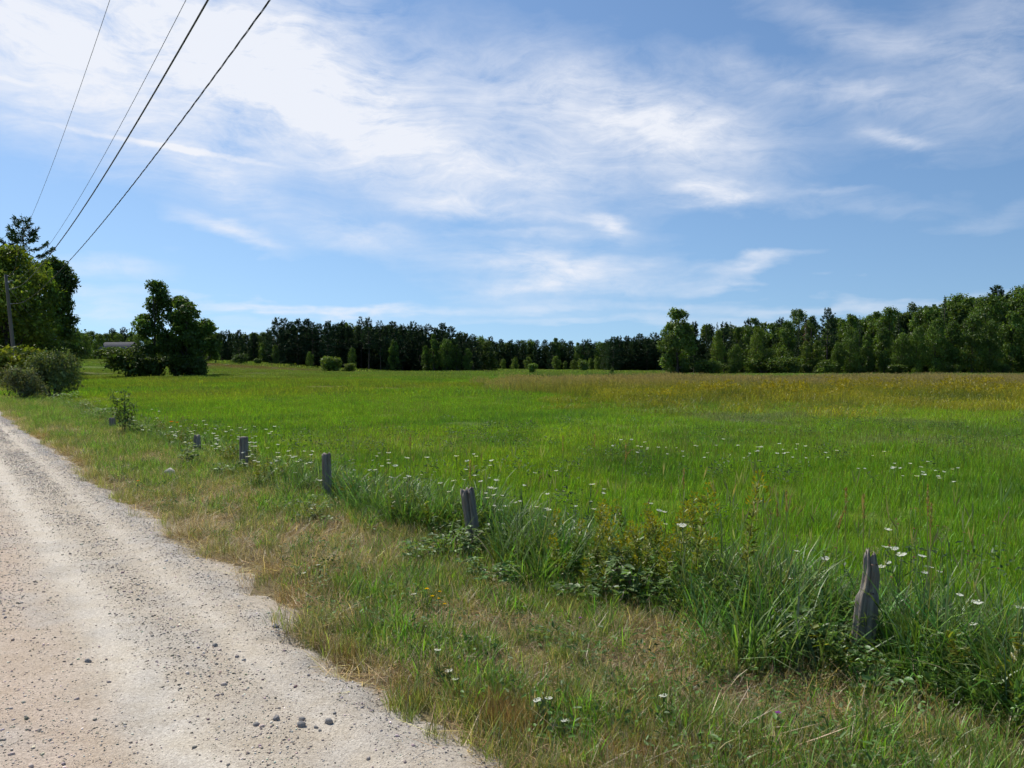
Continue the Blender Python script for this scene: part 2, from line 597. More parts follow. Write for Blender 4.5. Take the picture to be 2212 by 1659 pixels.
def build_road():
    S = np.concatenate([np.arange(-14, 0, .25), np.arange(0, 16, .045), np.arange(16, 45, .15), np.arange(45, 165, 1.0)])
    T = np.concatenate([np.linspace(ROAD_L - .5, -.2, 26)[:-1], np.linspace(-.2, ROAD_R + .6, 64)])
    SS, TT = np.meshgrid(S, T, indexing='ij')
    X, Y = xy(SS, TT)
    Z, track = road_z(SS, TT)
    V = np.stack([X, Y, Z], -1).reshape(-1, 3)
    ns, ntt = SS.shape
    i, j = np.meshgrid(np.arange(ns - 1), np.arange(ntt - 1), indexing='ij')
    q = np.stack([i * ntt + j, i * ntt + j + 1, (i + 1) * ntt + j + 1, (i + 1) * ntt + j], -1).reshape(-1, 4)
    # colour of the dirt: dry pale tracks, grey crushed stone on the shoulder, warmer sand in the middle
    sand, dust, grey, warm = np.array([.50, .435, .35]), np.array([.66, .60, .51]), np.array([.46, .43, .39]), np.array([.55, .425, .335])
    mix = lambda a, b, f: a + (b - a) * np.clip(f, 0, 1)[..., None]
    c = np.broadcast_to(sand, SS.shape + (3,))
    c = mix(c, warm, smooth(.95, .2, TT) * (.4 + .6 * fbm(SS * .8, TT * 2.5, 3, 79)))
    c = mix(c, dust, np.clip(track, 0, 1) * .85)
    c = mix(c, grey, np.exp(-((TT - 1.64) / .13) ** 2) * .75 * smooth(.3, .6, fbm(SS * 1.2, TT * 2, 3, 80)))
    c = mix(c, grey, smooth(.5, .75, fbm(SS * 2.2, TT * 4, 4, 81)) * .45)
    g = Geo().add(V, quads=q, col=c.reshape(-1, 3))
    m = bpy.data.materials.new('dirt_road')
    m.use_nodes = True
    n = NT(m.node_tree)
    bs = m.node_tree.nodes['Principled BSDF']
    bs.inputs['Roughness'].default_value = .95
    bs.inputs['Specular IOR Level'].default_value = .2
    at = n.n('ShaderNodeAttribute', attribute_name='tint')
    geo = n.n('ShaderNodeNewGeometry')
    p = geo.outputs['Position']
    f1 = n.noise(p, 55.0, 6, .75)
    f2 = n.noise(p, 5.0, 5, .6)
    vor = n.n('ShaderNodeTexVoronoi', feature='F1')
    n.put(vor.inputs['Vector'], p)
    vor.inputs['Scale'].default_value = 85
    grit = n.mapr(vor.outputs['Distance'], .1, .5)
    vo2 = n.n('ShaderNodeTexVoronoi', feature='F1')
    n.put(vo2.inputs['Vector'], p)
    vo2.inputs['Scale'].default_value = 190
    f3 = n.noise(p, 210.0, 3, .7)
    c = n.mix(n.mapr(f1, .32, .68), n.mix(1.0, at.outputs['Color'], (.70, .68, .66), 'MULTIPLY'), n.mix(1.0, at.outputs['Color'], (1.16, 1.16, 1.15), 'MULTIPLY'))
    c = n.mix(n.mapr(f2, .42, .62), c, n.mix(1.0, c, (.92, .90, .86), 'MULTIPLY'))
    c = n.mix(n.math('MULTIPLY', n.mapr(vor.outputs['Color'], .75, .9), .35), c, n.mix(1.0, c, (.62, .6, .6), 'MULTIPLY'))
    c = n.mix(n.math('MULTIPLY', n.mapr(vo2.outputs['Color'], .55, .95), .5), c, n.mix(1.0, c, (.55, .53, .52), 'MULTIPLY'))
    c = n.mix(n.math('MULTIPLY', n.mapr(vo2.outputs['Color'], .35, .1), .4), c, n.mix(1.0, c, (1.35, 1.35, 1.33), 'MULTIPLY'))
    n.put(bs.inputs['Base Color'], c)
    b = n.n('ShaderNodeBump')
    b.inputs['Strength'].default_value = .6
    b.inputs['Distance'].default_value = .007
    n.put(b.inputs['Height'], n.math('ADD', n.math('ADD', f1, n.math('MULTIPLY', f3, .5)), n.math('MULTIPLY', grit, -.7)))
    n.put(bs.inputs['Normal'], b.outputs[0])
    o = link('road', g.mesh('road', m, True))
    tag(o, 'pale dirt road with tyre tracks and loose stones', 'road', kind='structure')


build_road()


# ------------------------------------------------------------------ scattering of uncountable stuff
_src_n = 0


def source_collection(meshes):
    global _src_n
    c = bpy.data.collections.new('sources_%02d' % _src_n)
    for k, me in enumerate(meshes):
        o = bpy.data.objects.new('source_%02d_%02d' % (_src_n, k), me)
        c.objects.link(o)
    _src_n += 1
    return c


def scatter(name, P, rot, scl, idx, col, meshes, label, cat):
    n = len(P)
    me = bpy.data.meshes.new(name)
    me.vertices.add(n)
    me.vertices.foreach_set('co', np.asarray(P, np.float32).ravel())
    a = me.attributes.new('rot', 'FLOAT_VECTOR', 'POINT')
    a.data.foreach_set('vector', np.asarray(rot, np.float32).ravel())
    a = me.attributes.new('scl', 'FLOAT_VECTOR', 'POINT')
    scl = np.asarray(scl, np.float32)
    scl = np.repeat(scl[:, None], 3, 1) if scl.ndim == 1 else scl
    a.data.foreach_set('vector', scl.ravel())
    a = me.attributes.new('idx', 'INT', 'POINT')
    a.data.foreach_set('value', np.asarray(idx, np.int32))
    a = me.attributes.new('itint', 'FLOAT_COLOR', 'POINT')
    a.data.foreach_set('color', np.concatenate([np.broadcast_to(col, (n, 3)), np.ones((n, 1))], 1).astype(np.float32).ravel())
    o = link(name, me)
    ng = bpy.data.node_groups.new(name + '_scatter', 'GeometryNodeTree')
    ng.interface.new_socket('Geometry', in_out='INPUT', socket_type='NodeSocketGeometry')
    ng.interface.new_socket('Geometry', in_out='OUTPUT', socket_type='NodeSocketGeometry')
    gi, go = ng.nodes.new('NodeGroupInput'), ng.nodes.new('NodeGroupOutput')
    iop = ng.nodes.new('GeometryNodeInstanceOnPoints')
    ci = ng.nodes.new('GeometryNodeCollectionInfo')
    ci.inputs['Collection'].default_value = source_collection(meshes)
    ci.inputs['Separate Children'].default_value = True
    ci.inputs['Reset Children'].default_value = True

    def attr(nm, typ):
        nd = ng.nodes.new('GeometryNodeInputNamedAttribute')
        nd.data_type = typ
        nd.inputs[0].default_value = nm
        return nd.outputs[0]
    L = ng.links.new
    L(gi.outputs[0], iop.inputs['Points'])
    L(ci.outputs[0], iop.inputs['Instance'])
    iop.inputs['Pick Instance'].default_value = True
    L(attr('idx', 'INT'), iop.inputs['Instance Index'])
    L(attr('rot', 'FLOAT_VECTOR'), iop.inputs['Rotation'])
    L(attr('scl', 'FLOAT_VECTOR'), iop.inputs['Scale'])
    L(iop.outputs[0], go.inputs[0])
    md = o.modifiers.new('scatter', 'NODES')
    md.node_group = ng
    tag(o, label, cat, kind='stuff')
    return o


def disc(rng, n, r):
    a, q = rng.uniform(0, 2 * PI, n), r * np.sqrt(rng.uniform(0, 1, n))
    return np.stack([q * np.cos(a), q * np.sin(a), np.zeros(n)], 1)


def patch(seed, n, r, L, W, lean, curve, straw=.08, spread=.3, mat=None, seedheads=0, flat=False, wind=None):
    """a patch of grass; its colours are factors on the patch's own tint"""
    rng = np.random.default_rng(seed)
    g = Geo()
    P = disc(rng, n, r)
    LL = rng.uniform(L[0], L[1], n) * (.75 + .5 * vnoise(P[:, 0] / r * 2 + seed, P[:, 1] / r * 2, seed))
    c = np.exp(rng.normal(0, spread, (n, 1))) * np.array([1, 1, 1]) * (1 + rng.normal(0, .1, (n, 3)))
    st_ = rng.uniform(0, 1, n) < straw
    c[st_] = np.array([2.0, 1.4, 3.4]) * rng.uniform(.7, 1.2, (st_.sum(), 1))
    az = None
    if wind is not None:
        az = rng.normal(wind, .9, n)
    blades(g, rng, P - np.array([0, 0, .02]), LL, rng.uniform(W[0], W[1], n), rng.uniform(*lean, n), rng.uniform(*curve, n), c, az=az)
    if seedheads:
        Q = disc(rng, seedheads, r)
        hl = rng.uniform(L[1] * 1.0, L[1] * 1.5, seedheads)
        cc = np.array([2.2, 1.25, 2.6]) * rng.uniform(.7, 1.15, (seedheads, 1))
        tip = blades(g, rng, Q, hl, W[0] * .5, rng.uniform(0, .2, seedheads), rng.uniform(0, .5, seedheads), cc)
        for k in range(2):
            leaves(g, tip - [0, 0, .03], np.tile([0, 0, 1.], (seedheads, 1)) + rng.normal(0, .2, (seedheads, 3)), rand_dirs(rng, seedheads),
                   hl * .14, W[1] * .8, cc)
    return g.mesh('grass_patch', mat or M_grass)


RNG = np.random.default_rng(11)


def frustum_pts(rng, n, y0, y1, margin=1.2, side=2.5):
    """points spread evenly over the part of the land in front of the camera"""
    y = rng.uniform(y0 ** 1.55, y1 ** 1.55, n) ** (1 / 1.55)     # thicker where it is near
    k = .617 * margin
    x = rng.uniform(-1, 1, n) * (k * y + side)
    return x, y


def rnd_rot(rng, n, tilt=.08):
    return np.stack([rng.normal(0, tilt, n), rng.normal(0, tilt, n), rng.uniform(0, 2 * PI, n)], 1)


def hay(name, n, y0, y1, meshes, s, label, tmin=FENCE_T + .15, keep=None, tilt=.08):
    x, y = frustum_pts(RNG, n, y0, y1)
    _, t = st(x, y)
    ok = (t > tmin + RNG.normal(0, .12, n))
    if keep is not None:
        ok &= keep(x, y)
    x, y = x[ok], y[ok]
    m = len(x)
    P = np.stack([x, y, H(x, y)], 1)
    hvar = .72 + .56 * fbm(x * .3, y * .3, 3, 41)
    sc_ = RNG.uniform(s[0], s[1], m)
    scl = np.stack([sc_, sc_, sc_ * hvar], 1)
    return scatter(name, P, rnd_rot(RNG, m, tilt), scl, RNG.integers(0, len(meshes), m), field_col(x, y) * RNG.uniform(.85, 1.18, (m, 1)), meshes, label, 'grass')


near_m = [patch(100 + k, 170, .30, (.06, .175), (.003, .0055), (.0, .35), (.05, .8), straw=.03, seedheads=(0, 2, 0, 3, 0, 1)[k]) for k in range(6)]
hay('hay_grass', 3000, 3.0, 13.5, near_m, (.85, 1.25), 'dense fresh green hay just behind the fence posts')
mid_m = [patch(120 + k, 230, .55, (.055, .145), (.0045, .008), (.0, .35), (.05, .8), straw=.03, seedheads=(0, 4, 2, 0, 3)[k]) for k in range(5)]
hay('hay_grass', 6400, 12.5, 46, mid_m, (.85, 1.3), 'green hay across the middle of the field')
far_m = [patch(140 + k, 620, 2.2, (.13, .28), (.018, .032), (.0, .35), (.05, .8), straw=.02, spread=.22) for k in range(4)]
hay('hay_grass', 4200, 44, 215, far_m, (.85, 1.25), 'short green and pale grass over the far field', tilt=.012)
vfar_m = [patch(160 + k, 420, 6, (.2, .45), (.09, .16), (.0, .35), (.05, .7), straw=.03) for k in range(3)]
hay('hay_grass', 1700, 205, 430, vfar_m, (.9, 1.3), 'distant pale green grass before the woods', tilt=.003)


# ------------------------------------------------------------------ tall meadow strip across the field
def meadow_front(x):
    return 30.0 + 3.2 * (fbm(x * .12, x * 0, 3, 51) - .5) * 2 + np.maximum(0, -x - 2) * .9


def build_meadow():
    tall = []
    for k in range(5):
        rng = np.random.default_rng(300 + k)
        g = Geo()
        n = 190
        P = disc(rng, n, .85)
        c = np.exp(rng.normal(0, .25, (n, 1))) * (1 + rng.normal(0, .08, (n, 3)))
        tip = blades(g, rng, P, rng.uniform(.45, .95, n), rng.uniform(.008, .015, n), rng.uniform(0, .22, n), rng.uniform(0, .55, n), c)
        pick = rng.uniform(0, 1, n) < .45
        q = tip[pick]
        for _ in range(2):
            leaves(g, q - [0, 0, .06], np.tile([0, 0, 1.], (len(q), 1)) + rng.normal(0, .25, (len(q), 3)), rand_dirs(rng, len(q)),
                   rng.uniform(.10, .18, len(q)), .024, np.array([1.18, 1.02, 1.2]) * rng.uniform(.8, 1.2, (len(q), 1)))
        tall.append(g.mesh('meadow_patch', M_grass))
    n = 5200
    y = np.sqrt(RNG.uniform(21 ** 2, 88 ** 2, n))
    x = RNG.uniform(-.3, .78, n) * y
    f = meadow_front(x)
    depth = y - f
    dens = (.15 * smooth(-9, -2, depth) + .85 * smooth(-4, 9, depth)) * smooth(86, 66, y + 8 * (fbm(x * .1, y * .1, 3, 52) - .5)) * smooth(-.03, .2, x / y + (fbm(x * .15, y * .15, 3, 53) - .5) * .2)
    ok = RNG.uniform(0, 1, n) < dens
    x, y, depth = x[ok], y[ok], depth[ok]
    m = len(x)
    nz = fbm(x * .22, y * .22, 4, 54)
    gold, tan, olive, green = np.array([.275, .285, .03]), np.array([.29, .265, .115]), np.array([.19, .23, .022]), np.array([.09, .14, .03])
    mix = lambda a, b, w: a + (b - a) * np.clip(w, 0, 1)[:, None]
    c = mix(np.broadcast_to(olive, (m, 3)), gold, smooth(.3, .6, nz))
    c = mix(c, tan, smooth(8, 20, depth) * (.45 + .7 * nz))
    c = mix(c, green, smooth(.62, .75, fbm(x * .3, y * .3, 3, 55)) * .55)
    hs = .32 + .5 * smooth(-4, 18, depth) + (nz - .5) * .5
    sc_ = RNG.uniform(.9, 1.25, m)
    scatter('meadow_grass', np.stack([x, y, H(x, y)], 1), rnd_rot(RNG, m, .06), np.stack([sc_, sc_, sc_ * hs], 1),
            RNG.integers(0, 5, m), c * RNG.uniform(.85, 1.15, (m, 1)), tall, 'tall golden brown meadow grass in a strip before the woods', 'grass')
    # rushes in the damp hollow behind it
    rush = []
    for k in range(3):
        rng = np.random.default_rng(330 + k)
        g = Geo()
        P = disc(rng, 110, .8)
        blades(g, rng, P, rng.uniform(.9, 1.5, 110), rng.uniform(.02, .032, 110), rng.uniform(0, .15, 110), rng.uniform(0, .3, 110), np.exp(rng.normal(0, .25, (110, 1))) * np.ones(3))
        rush.append(g.mesh('rush_patch', M_grass))
    n = 150
    y = RNG.uniform(66, 88, n)
    px = RNG.uniform(515, 640, n)
    x = (px - 512) / FPX * y
    keep = fbm(x * .3, y * .2, 3, 57) > .42
    x, y = x[keep], y[keep]
    n = len(x)
    scatter('rushes', np.stack([x, y, H(x, y)], 1), rnd_rot(RNG, n), RNG.uniform(.45, .8, n), RNG.integers(0, 3, n),
            np.array([.07, .12, .04]) * RNG.uniform(.8, 1.3, (n, 1)), rush, 'dark green rushes in the damp hollow of the field', 'rushes')
    # goldenrod in bloom, far off among the tall grass
    gr = []
    for k in range(3):
        rng = np.random.default_rng(340 + k)
        g = Geo()
        P = disc(rng, 26, .6)
        tip = blades(g, rng, P, rng.uniform(.6, .95, 26), .012, rng.uniform(0, .15, 26), rng.uniform(0, .3, 26), np.array([.10, .14, .03]))
        for _ in range(5):
            leaves(g, tip + rng.normal(0, .03, (26, 3)), rand_dirs(rng, 26) + [0, 0, .6], rand_dirs(rng, 26), .11, .05, np.array([.34, .29, .02]) * rng.uniform(.7, 1.2, (26, 1)))
        gr.append(g.mesh('bloom_patch', M_grass))
    n = 110
    y = np.concatenate([RNG.normal(37, 3, 50), RNG.normal(46, 5, 60)])
    px = np.concatenate([RNG.uniform(625, 1080, 50), RNG.uniform(830, 1080, 60)])
    x = (px - 512) / FPX * y
    keep = fbm(x * .35, y * .35, 3, 58) > .5
    x, y = x[keep], y[keep]
    n = len(x)
    scatter('goldenrod_bloom', np.stack([x, y, H(x, y)], 1), rnd_rot(RNG, n), RNG.uniform(.75, 1.05, n), RNG.integers(0, 3, n),
            np.ones((n, 3)), gr, 'far yellow goldenrod flowering through the tall meadow grass', 'flowers')


build_meadow()


# ------------------------------------------------------------------ trees
def leafy_crown(seed, lobes, n, size, base, mat, spread=.22, skirt=0.0, name='crown', lean_up=.35):
    """leaf sprays over a set of lobes (x, y, z, rx, ry, rz); sparse gaps where noise says so"""
    rng = np.random.default_rng(seed)
    lobes = np.asarray(lobes, float)
    area = lobes[:, 3] * lobes[:, 4] + lobes[:, 3] * lobes[:, 5]
    k = rng.choice(len(lobes), n, p=area / area.sum())
    dr = norm(rng.normal(size=(n, 3)) + np.array([0, 0, lean_up]))
    # bumpy lobes
    th, ph = np.arctan2(dr[:, 1], dr[:, 0]), dr[:, 2]
    bump = 1 + (fbm(th * 2.6 + k * 7.3, ph * 4.3 + k * 3.1, 4, seed) - .5) * 1.25
    rad = np.minimum(bump, 1.3) * (1 + np.minimum(rng.normal(-.1, .2, n), .1))
    P = lobes[k, :3] + dr * lobes[k, 3:] * rad[:, None]
    gap = fbm(P[:, 0] * .9 + 40, P[:, 2] * .9 + P[:, 1] * .6 + 40, 3, seed + 5)
    keep = gap > .30
    P, dr, k = P[keep], dr[keep], k[keep]
    n = len(P)
    D = dr * .6 + rand_dirs(rng, n) * .8 + np.array([0, 0, -.25])
    N = dr + rand_dirs(rng, n) * .7 + np.array([0, 0, .4])
    lobetone = np.exp(rng.normal(0, spread * .7, len(lobes)))[k]
    c = np.array(base) * (lobetone * np.exp(rng.normal(0, spread, n)))[:, None] * (1 + rng.normal(0, .07, (n, 3)))
    g = Geo()
    L = size * np.exp(rng.normal(-.05, .38, n))
    leaves(g, P - norm(D) * L[:, None] * .5, D, N, L, L * rng.uniform(.55, .85, n), np.clip(c, .004, 1), fold=.2)
    return g.mesh(name, mat)


def woody(seed, base_r, height, limbs, name='trunk', lean=(0, 0)):
    """tapered trunk with limbs that end at the given points"""
    rng = np.random.default_rng(seed)
    g = Geo()
    zs = np.linspace(-.3, height, 8)
    wob = np.cumsum(rng.normal(0, height * .012, (8, 2)), 0)
    wob[0] = 0
    f = np.clip(zs / height, 0, 1)
    pts = np.stack([wob[:, 0] + lean[0] * f, wob[:, 1] + lean[1] * f, zs], 1)
    rr = base_r * (1 - .82 * f)
    rr[0] *= 1.35
    tube(g, pts, rr, 7)
    for (x, y, z) in limbs:
        h0 = min(z * rng.uniform(.45, .75), height * .9)
        p0 = np.array([np.interp(h0, zs, pts[:, 0]), np.interp(h0, zs, pts[:, 1]), h0])
        p1 = np.array([x, y, z])
        mid = (p0 + p1) / 2 + np.array([0, 0, -.06 * np.linalg.norm(p1 - p0)]) + rng.normal(0, .15, 3)
        r0 = base_r * (1 - .82 * h0 / height) * .55
        tube(g, [p0, mid, p1], [r0, r0 * .65, r0 * .2], 5)
    return g.mesh(name, M_bark, True)


def broad_lobes(seed, h, w, low=.12, n=18, top=.75):
    """lobes that fill a crown of height h and half width w, foliage down to low*h"""
    rng = np.random.default_rng(seed)
    out = []
    for i in range(n):
        f = low + (1 - low) * np.clip((i + rng.uniform(-1.5, 2.5)) / n, 0, 1)
        prof = math.sin(min(1, (f - low) / (1 - low) * .82 + .17) * PI) ** .6
        if f > top:
            prof = max(.18, prof)
        a = rng.uniform(0, 2 * PI)
        q = w * prof * math.sqrt(rng.uniform(.1, 1)) * .8
        r = w * rng.uniform(.17, .46) * (.65 + .5 * prof)
        out.append((q * math.cos(a), q * math.sin(a), min(h * f, h - r * .75), r, r, r * rng.uniform(.75, 1.05)))
    out.append((rng.normal(0, .1 * w), rng.normal(0, .1 * w), h - .22 * w, w * .3, w * .3, w * .28))
    return out


def make_broad(seed, h, w, n, size, base, low=.12, nl=18, mat=None):
    lb = broad_lobes(seed, h, w, low, nl)
    return (leafy_crown(seed, lb, n, size, base, mat or M_tree), woody(seed, .02 * h, h * .8, [l[:3] for l in lb[::2]]))


def make_pine(seed, h, w, low=.2, tufts=9, size=.55, base=(.042, .078, .032), mat=None, dense=1.0):
    """white pine: whorls of level, up-tipped boughs"""
    rng = np.random.default_rng(seed)
    g, wd = Geo(), Geo()
    zs = np.linspace(-.3, h, 9)
    wob = np.cumsum(rng.normal(0, .05, (9, 2)), 0)
    wob[0] = 0
    pts = np.stack([wob[:, 0], wob[:, 1], zs], 1)
    tube(wd, pts, .016 * h * (1 - .93 * np.clip(zs / h, 0, 1)), 7)
    z = low * h
    Ps, Ds, Cs = [], [], []
    while z < h * .985:
        f = (z / h - low) / (1 - low)
        prof = (1 - f) ** .55 * (.62 + .38 * min(1, f * 4)) if f > .25 else .72 + .28 * f / .25
        nb = rng.integers(4, 7) if f < .92 else 4
        a0 = rng.uniform(0, 2 * PI)
        for b in range(nb):
            if rng.uniform() < .12:
                continue
            a = a0 + b / nb * 2 * PI + rng.normal(0, .25)
            ln = max(.35, w * prof * rng.uniform(.55, 1.12))
            rise = (-.05 + .75 * f ** 2) * ln
            p0 = np.array([np.interp(z, zs, pts[:, 0]), np.interp(z, zs, pts[:, 1]), z])
            dirh = np.array([math.cos(a), math.sin(a), 0])
            p1 = p0 + dirh * ln * .6 + [0, 0, rise * .4]
            p2 = p0 + dirh * ln + [0, 0, rise + .12 * ln]
            tube(wd, [p0, p1, p2], [.012 * h * (1 - f) * .35 + .02, .03, .012], 4, cap=False)
            m = int(max(3, tufts * ln / w * 1.25 * dense))
            u = rng.uniform(.28, 1.03, m) ** .8
            q = np.where(u[:, None] < .6, p0 + (p1 - p0) * (u / .6)[:, None], p1 + (p2 - p1) * ((u - .6) / .4)[:, None])
            side = np.array([-dirh[1], dirh[0], 0])
            q = q + side * (rng.normal(0, .17, m) * ln * (1.1 - u * .5))[:, None] + np.stack([np.zeros(m), np.zeros(m), rng.normal(.05, .08, m)], 1)
            Ps.append(q)
            Ds.append(np.tile(dirh * .9 + [0, 0, .16], (m, 1)))
            Cs.append(np.full(m, math.exp(rng.normal(0, .16))))
        z += h * rng.uniform(.032, .055)
    P, D, C = np.concatenate(Ps), np.concatenate(Ds), np.concatenate(Cs)
    for k in range(6):
        n = len(P)
        dd = norm(D + rng.normal(0, .55, (n, 3)))
        L = size * rng.uniform(.7, 1.3, n)
        c = np.array(base) * (C * np.exp(rng.normal(0, .2, n)))[:, None]
        leaves(g, P + rng.normal(0, .07, (n, 3)), dd, rand_dirs(rng, n) + [0, 0, .8], L, L * .30, c, fold=.12)
    return g.mesh('crown', mat or M_needle), wd.mesh('trunk', M_bark, True)


def make_spruce(seed, h, w, base=(.036, .066, .026), mat=None, thin=False):
    """narrow fir: drooping short boughs to a spire"""
    rng = np.random.default_rng(seed)
    g, wd = Geo(), Geo()
    tube(wd, [[0, 0, -.3], [0, 0, h * .5], [0, 0, h]], [.016 * h, .009 * h, .01], 6)
    n = 2600 if not thin else 420
    f = 1 - rng.uniform(0, 1, n) ** .62
    a = rng.uniform(0, 2 * PI, n)
    tier = .75 + .25 * np.sin(f * h * 5.5 + a * .5)
    q = w * (1 - f) ** .85 * tier * np.sqrt(rng.uniform(.25, 1, n)) * (1 + (vnoise(a * 2, f * 9, seed) - .5) * .7) + .05
    P = np.stack([q * np.cos(a), q * np.sin(a), h * (.06 + .94 * f) - q * .18], 1)
    D = np.stack([np.cos(a), np.sin(a), rng.normal(-.25, .3, n)], 1)
    L = rng.uniform(.35, .7, n) * (.45 + .6 * (1 - f))
    leaves(g, P - D * L[:, None] * .4, D, rand_dirs(rng, n) + [0, 0, .9], L, L * .4, np.array(base) * np.exp(rng.normal(0, .25, (n, 1))), .1)
    return g.mesh('crown', mat or M_needle), wd.mesh('trunk', M_bark, True)


DECID = (.105, .170, .030)
V_broad = [make_broad(400 + k, 15, (4.2, 4.8, 3.6, 5.2, 4.4, 3.2)[k], 9500, .36, DECID, low=(.05, .1, .04, .12, .03, .06)[k], nl=34) for k in range(6)]
V_airy = [make_broad(420 + k, 15, 3.2, 3600, .33, (.11, .165, .055), low=.3, nl=13) for k in range(2)]
V_pine = [make_pine(440 + k, 17, (4.6, 4.0, 5.0, 4.3, 3.8)[k], low=(.06, .1, .05, .12, .08)[k], dense=3.4) for k in range(5)]
V_bare = [make_pine(460 + k, 17, 3.6, low=.42, dense=1.8) for k in range(2)]
V_fir = [make_spruce(470 + k, 13, 2.0 + .35 * k) for k in range(3)]
V_dead = make_spruce(480, 13, 1.3, base=(.13, .062, .055), thin=True)


def bush_mesh(seed, h, w, n, size, base, mat=None, nl=14):
    rng = np.random.default_rng(seed)
    lb = []
    for i in range(nl):
        a, q = rng.uniform(0, 2 * PI), w * math.sqrt(rng.uniform(0, 1)) * .62
        zc = h * rng.uniform(.2, .74) * (1 - .35 * (q / w) ** 2)
        r = w * rng.uniform(.28, .42)
        lb.append((q * math.cos(a), q * math.sin(a), zc, r, r, min(r, h * .33)))
    cr = leafy_crown(seed, lb, n, size, base, mat or M_tree)
    g = Geo()
    for l in lb[:9]:
        p1 = np.array(l[:3])
        p0 = np.array([p1[0] * .12, p1[1] * .12, -.1])
        tube(g, [p0, (p0 + p1) / 2 + [0, 0, .1 * h], p1], [.02 * h, .013 * h, .005 * h], 5)
    return cr, g.mesh('stem', M_bark, True)


V_bush = [bush_mesh(500 + k, 3.4, (2.4, 2.0, 1.6)[k], 4200, .21, (.11, .165, .034)) for k in range(3)]

ORD = ('first second third fourth fifth sixth seventh eighth ninth tenth eleventh twelfth thirteenth fourteenth fifteenth sixteenth seventeenth '
       'eighteenth nineteenth twentieth').split()
ORD += ['twenty-' + o for o in ORD[:9]] + ['thirtieth'] + ['thirty-' + o for o in ORD[:9]] + ['fortieth'] + ['forty-' + o for o in ORD[:9]]


def place_tree(name, var, nom, x, y, top, label, cat, group=None, wide=1.0, col=(1, 1, 1), rz=None, second='trunk', sink=.0):
    """a tree of the variant's shape grown to the height `top` (world z)"""
    crown, trunk = var
    h = float(H(x, y)) - sink
    k = (top - h) / nom
    e = bpy.data.objects.new(name, None)
    COL.objects.link(e)
    e.location = (x, y, h)
    e.rotation_euler = (0, 0, random.uniform(0, 6.28) if rz is None else rz)
    e.scale = (k * wide, k * wide, k)
    tag(e, label, cat, group)
    a = link(second, trunk, e)
    b = link('crown', crown, e)
    b.color = (*col, 1)
    return e


random.seed(5)


def jit(a):
    return 1 + random.uniform(-a, a)


def grove(rows, what, group, end):
    """rows of (px, py_top, distance, kind, width factor, colour); labels count from one end of the grove"""
    KIND = {'p': ('pine_tree', V_pine, 17, 'dark white pine', 'pine'), 'b': ('leafy_tree', V_broad, 15, 'bushy green broadleaf tree', 'tree'),
            'a': ('airy_tree', V_airy, 15, 'thin pale airy tree', 'tree'), 'f': ('fir_tree', V_fir, 13, 'narrow dark fir spire', 'fir'),
            'q': ('pine_tree', V_bare, 17, 'high-crowned white pine', 'pine'),
            'd': ('dead_tree', [V_dead], 13, 'dead reddish fir snag', 'dead tree')}
    cnt, tot = {}, {}
    for r in rows:
        tot[r[3]] = tot.get(r[3], 0) + 1
    for (px, py, dd, kd, wd, col) in sorted(rows):
        nm, vs, nom, desc, cat = KIND[kd]
        i = cnt.get(kd, 0)
        cnt[kd] = i + 1
        which = f'{desc}, {ORD[i]} from {end} of {what}' if tot[kd] > 1 else f'{desc} in {what}'
        x = (px - 512) / FPX * dd
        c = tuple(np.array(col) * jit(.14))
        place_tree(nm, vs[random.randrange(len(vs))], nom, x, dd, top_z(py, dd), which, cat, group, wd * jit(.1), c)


W1 = (1, 1, 1)
# the pine wood in the middle
mid_tops = [(277, 317.5), (284, 319), (291, 322), (298, 319), (307, 319), (313, 323), (319, 324), (328, 321), (335, 324), (342, 321.5), (349, 326),
            (361, 317), (369, 317.5), (376, 327), (381, 321), (387, 326), (393, 322), (403, 325), (412, 321.5), (420, 325), (428, 324), (436, 328),
            (443, 323.5), (451, 327), (459, 332), (466, 334), (473, 334)]
rows = []
for i, (px, py) in enumerate(mid_tops):
    kd = 'q' if px in (361, 369, 381) else 'p'
    rows.append((px, py, 232 + (i * 7) % 16 - (px - 277) * .02, kd, .86 if kd == 'q' else 1.0, (.8, .86, .95)))
for px, py in ((434, 335), (447, 340), (310, 352), (352, 348), (394, 340), (425, 346), (457, 345), (468, 349)):
    rows.append((px, py, 226, 'b', .75, (.75, .85, .8)))
grove(rows, 'the middle pine wood', 'trees of the middle pine wood', 'the left end')
# woods behind the rise on the left
rows = [(208, 332, 285, 'b', 1, W1), (215, 334, 280, 'b', 1, W1), (222, 331, 262, 'p', .9, W1), (228, 330.5, 262, 'p', .9, W1), (239, 330, 235, 'p', 1.0, W1),
        (247, 335, 240, 'p', 1, W1), (254, 332.5, 262, 'p', 1, W1), (264, 333, 280, 'b', 1, (.9, .9, .9)), (271, 336, 270, 'b', 1, W1),
        (84, 334, 250, 'b', 1.1, W1), (92, 332, 262, 'b', 1.1, W1), (100, 335, 255, 'b', 1, W1), (113, 328, 275, 'p', .8, W1), (124, 327, 280, 'p', .9, W1),
        (107, 334, 268, 'b', 1, W1), (119, 334, 272, 'b', 1, W1), (131, 332, 275, 'b', 1, W1), (141, 333, 268, 'b', 1, W1), (200, 333, 280, 'b', 1, W1), (192, 334, 275, 'b', 1, W1),
        (96, 341, 226, 'b', .8, (.8, .9, .8)), (103, 343, 222, 'b', .7, (.7, .8, .7)), (213, 342, 232, 'b', .9, (.8, .8, .8)), (262, 343, 232, 'b', .8, W1), (276, 345, 228, 'b', .7, (.8, .8, .8))]
grove(rows, 'the woods behind the rise', 'trees behind the left rise', 'the road end')
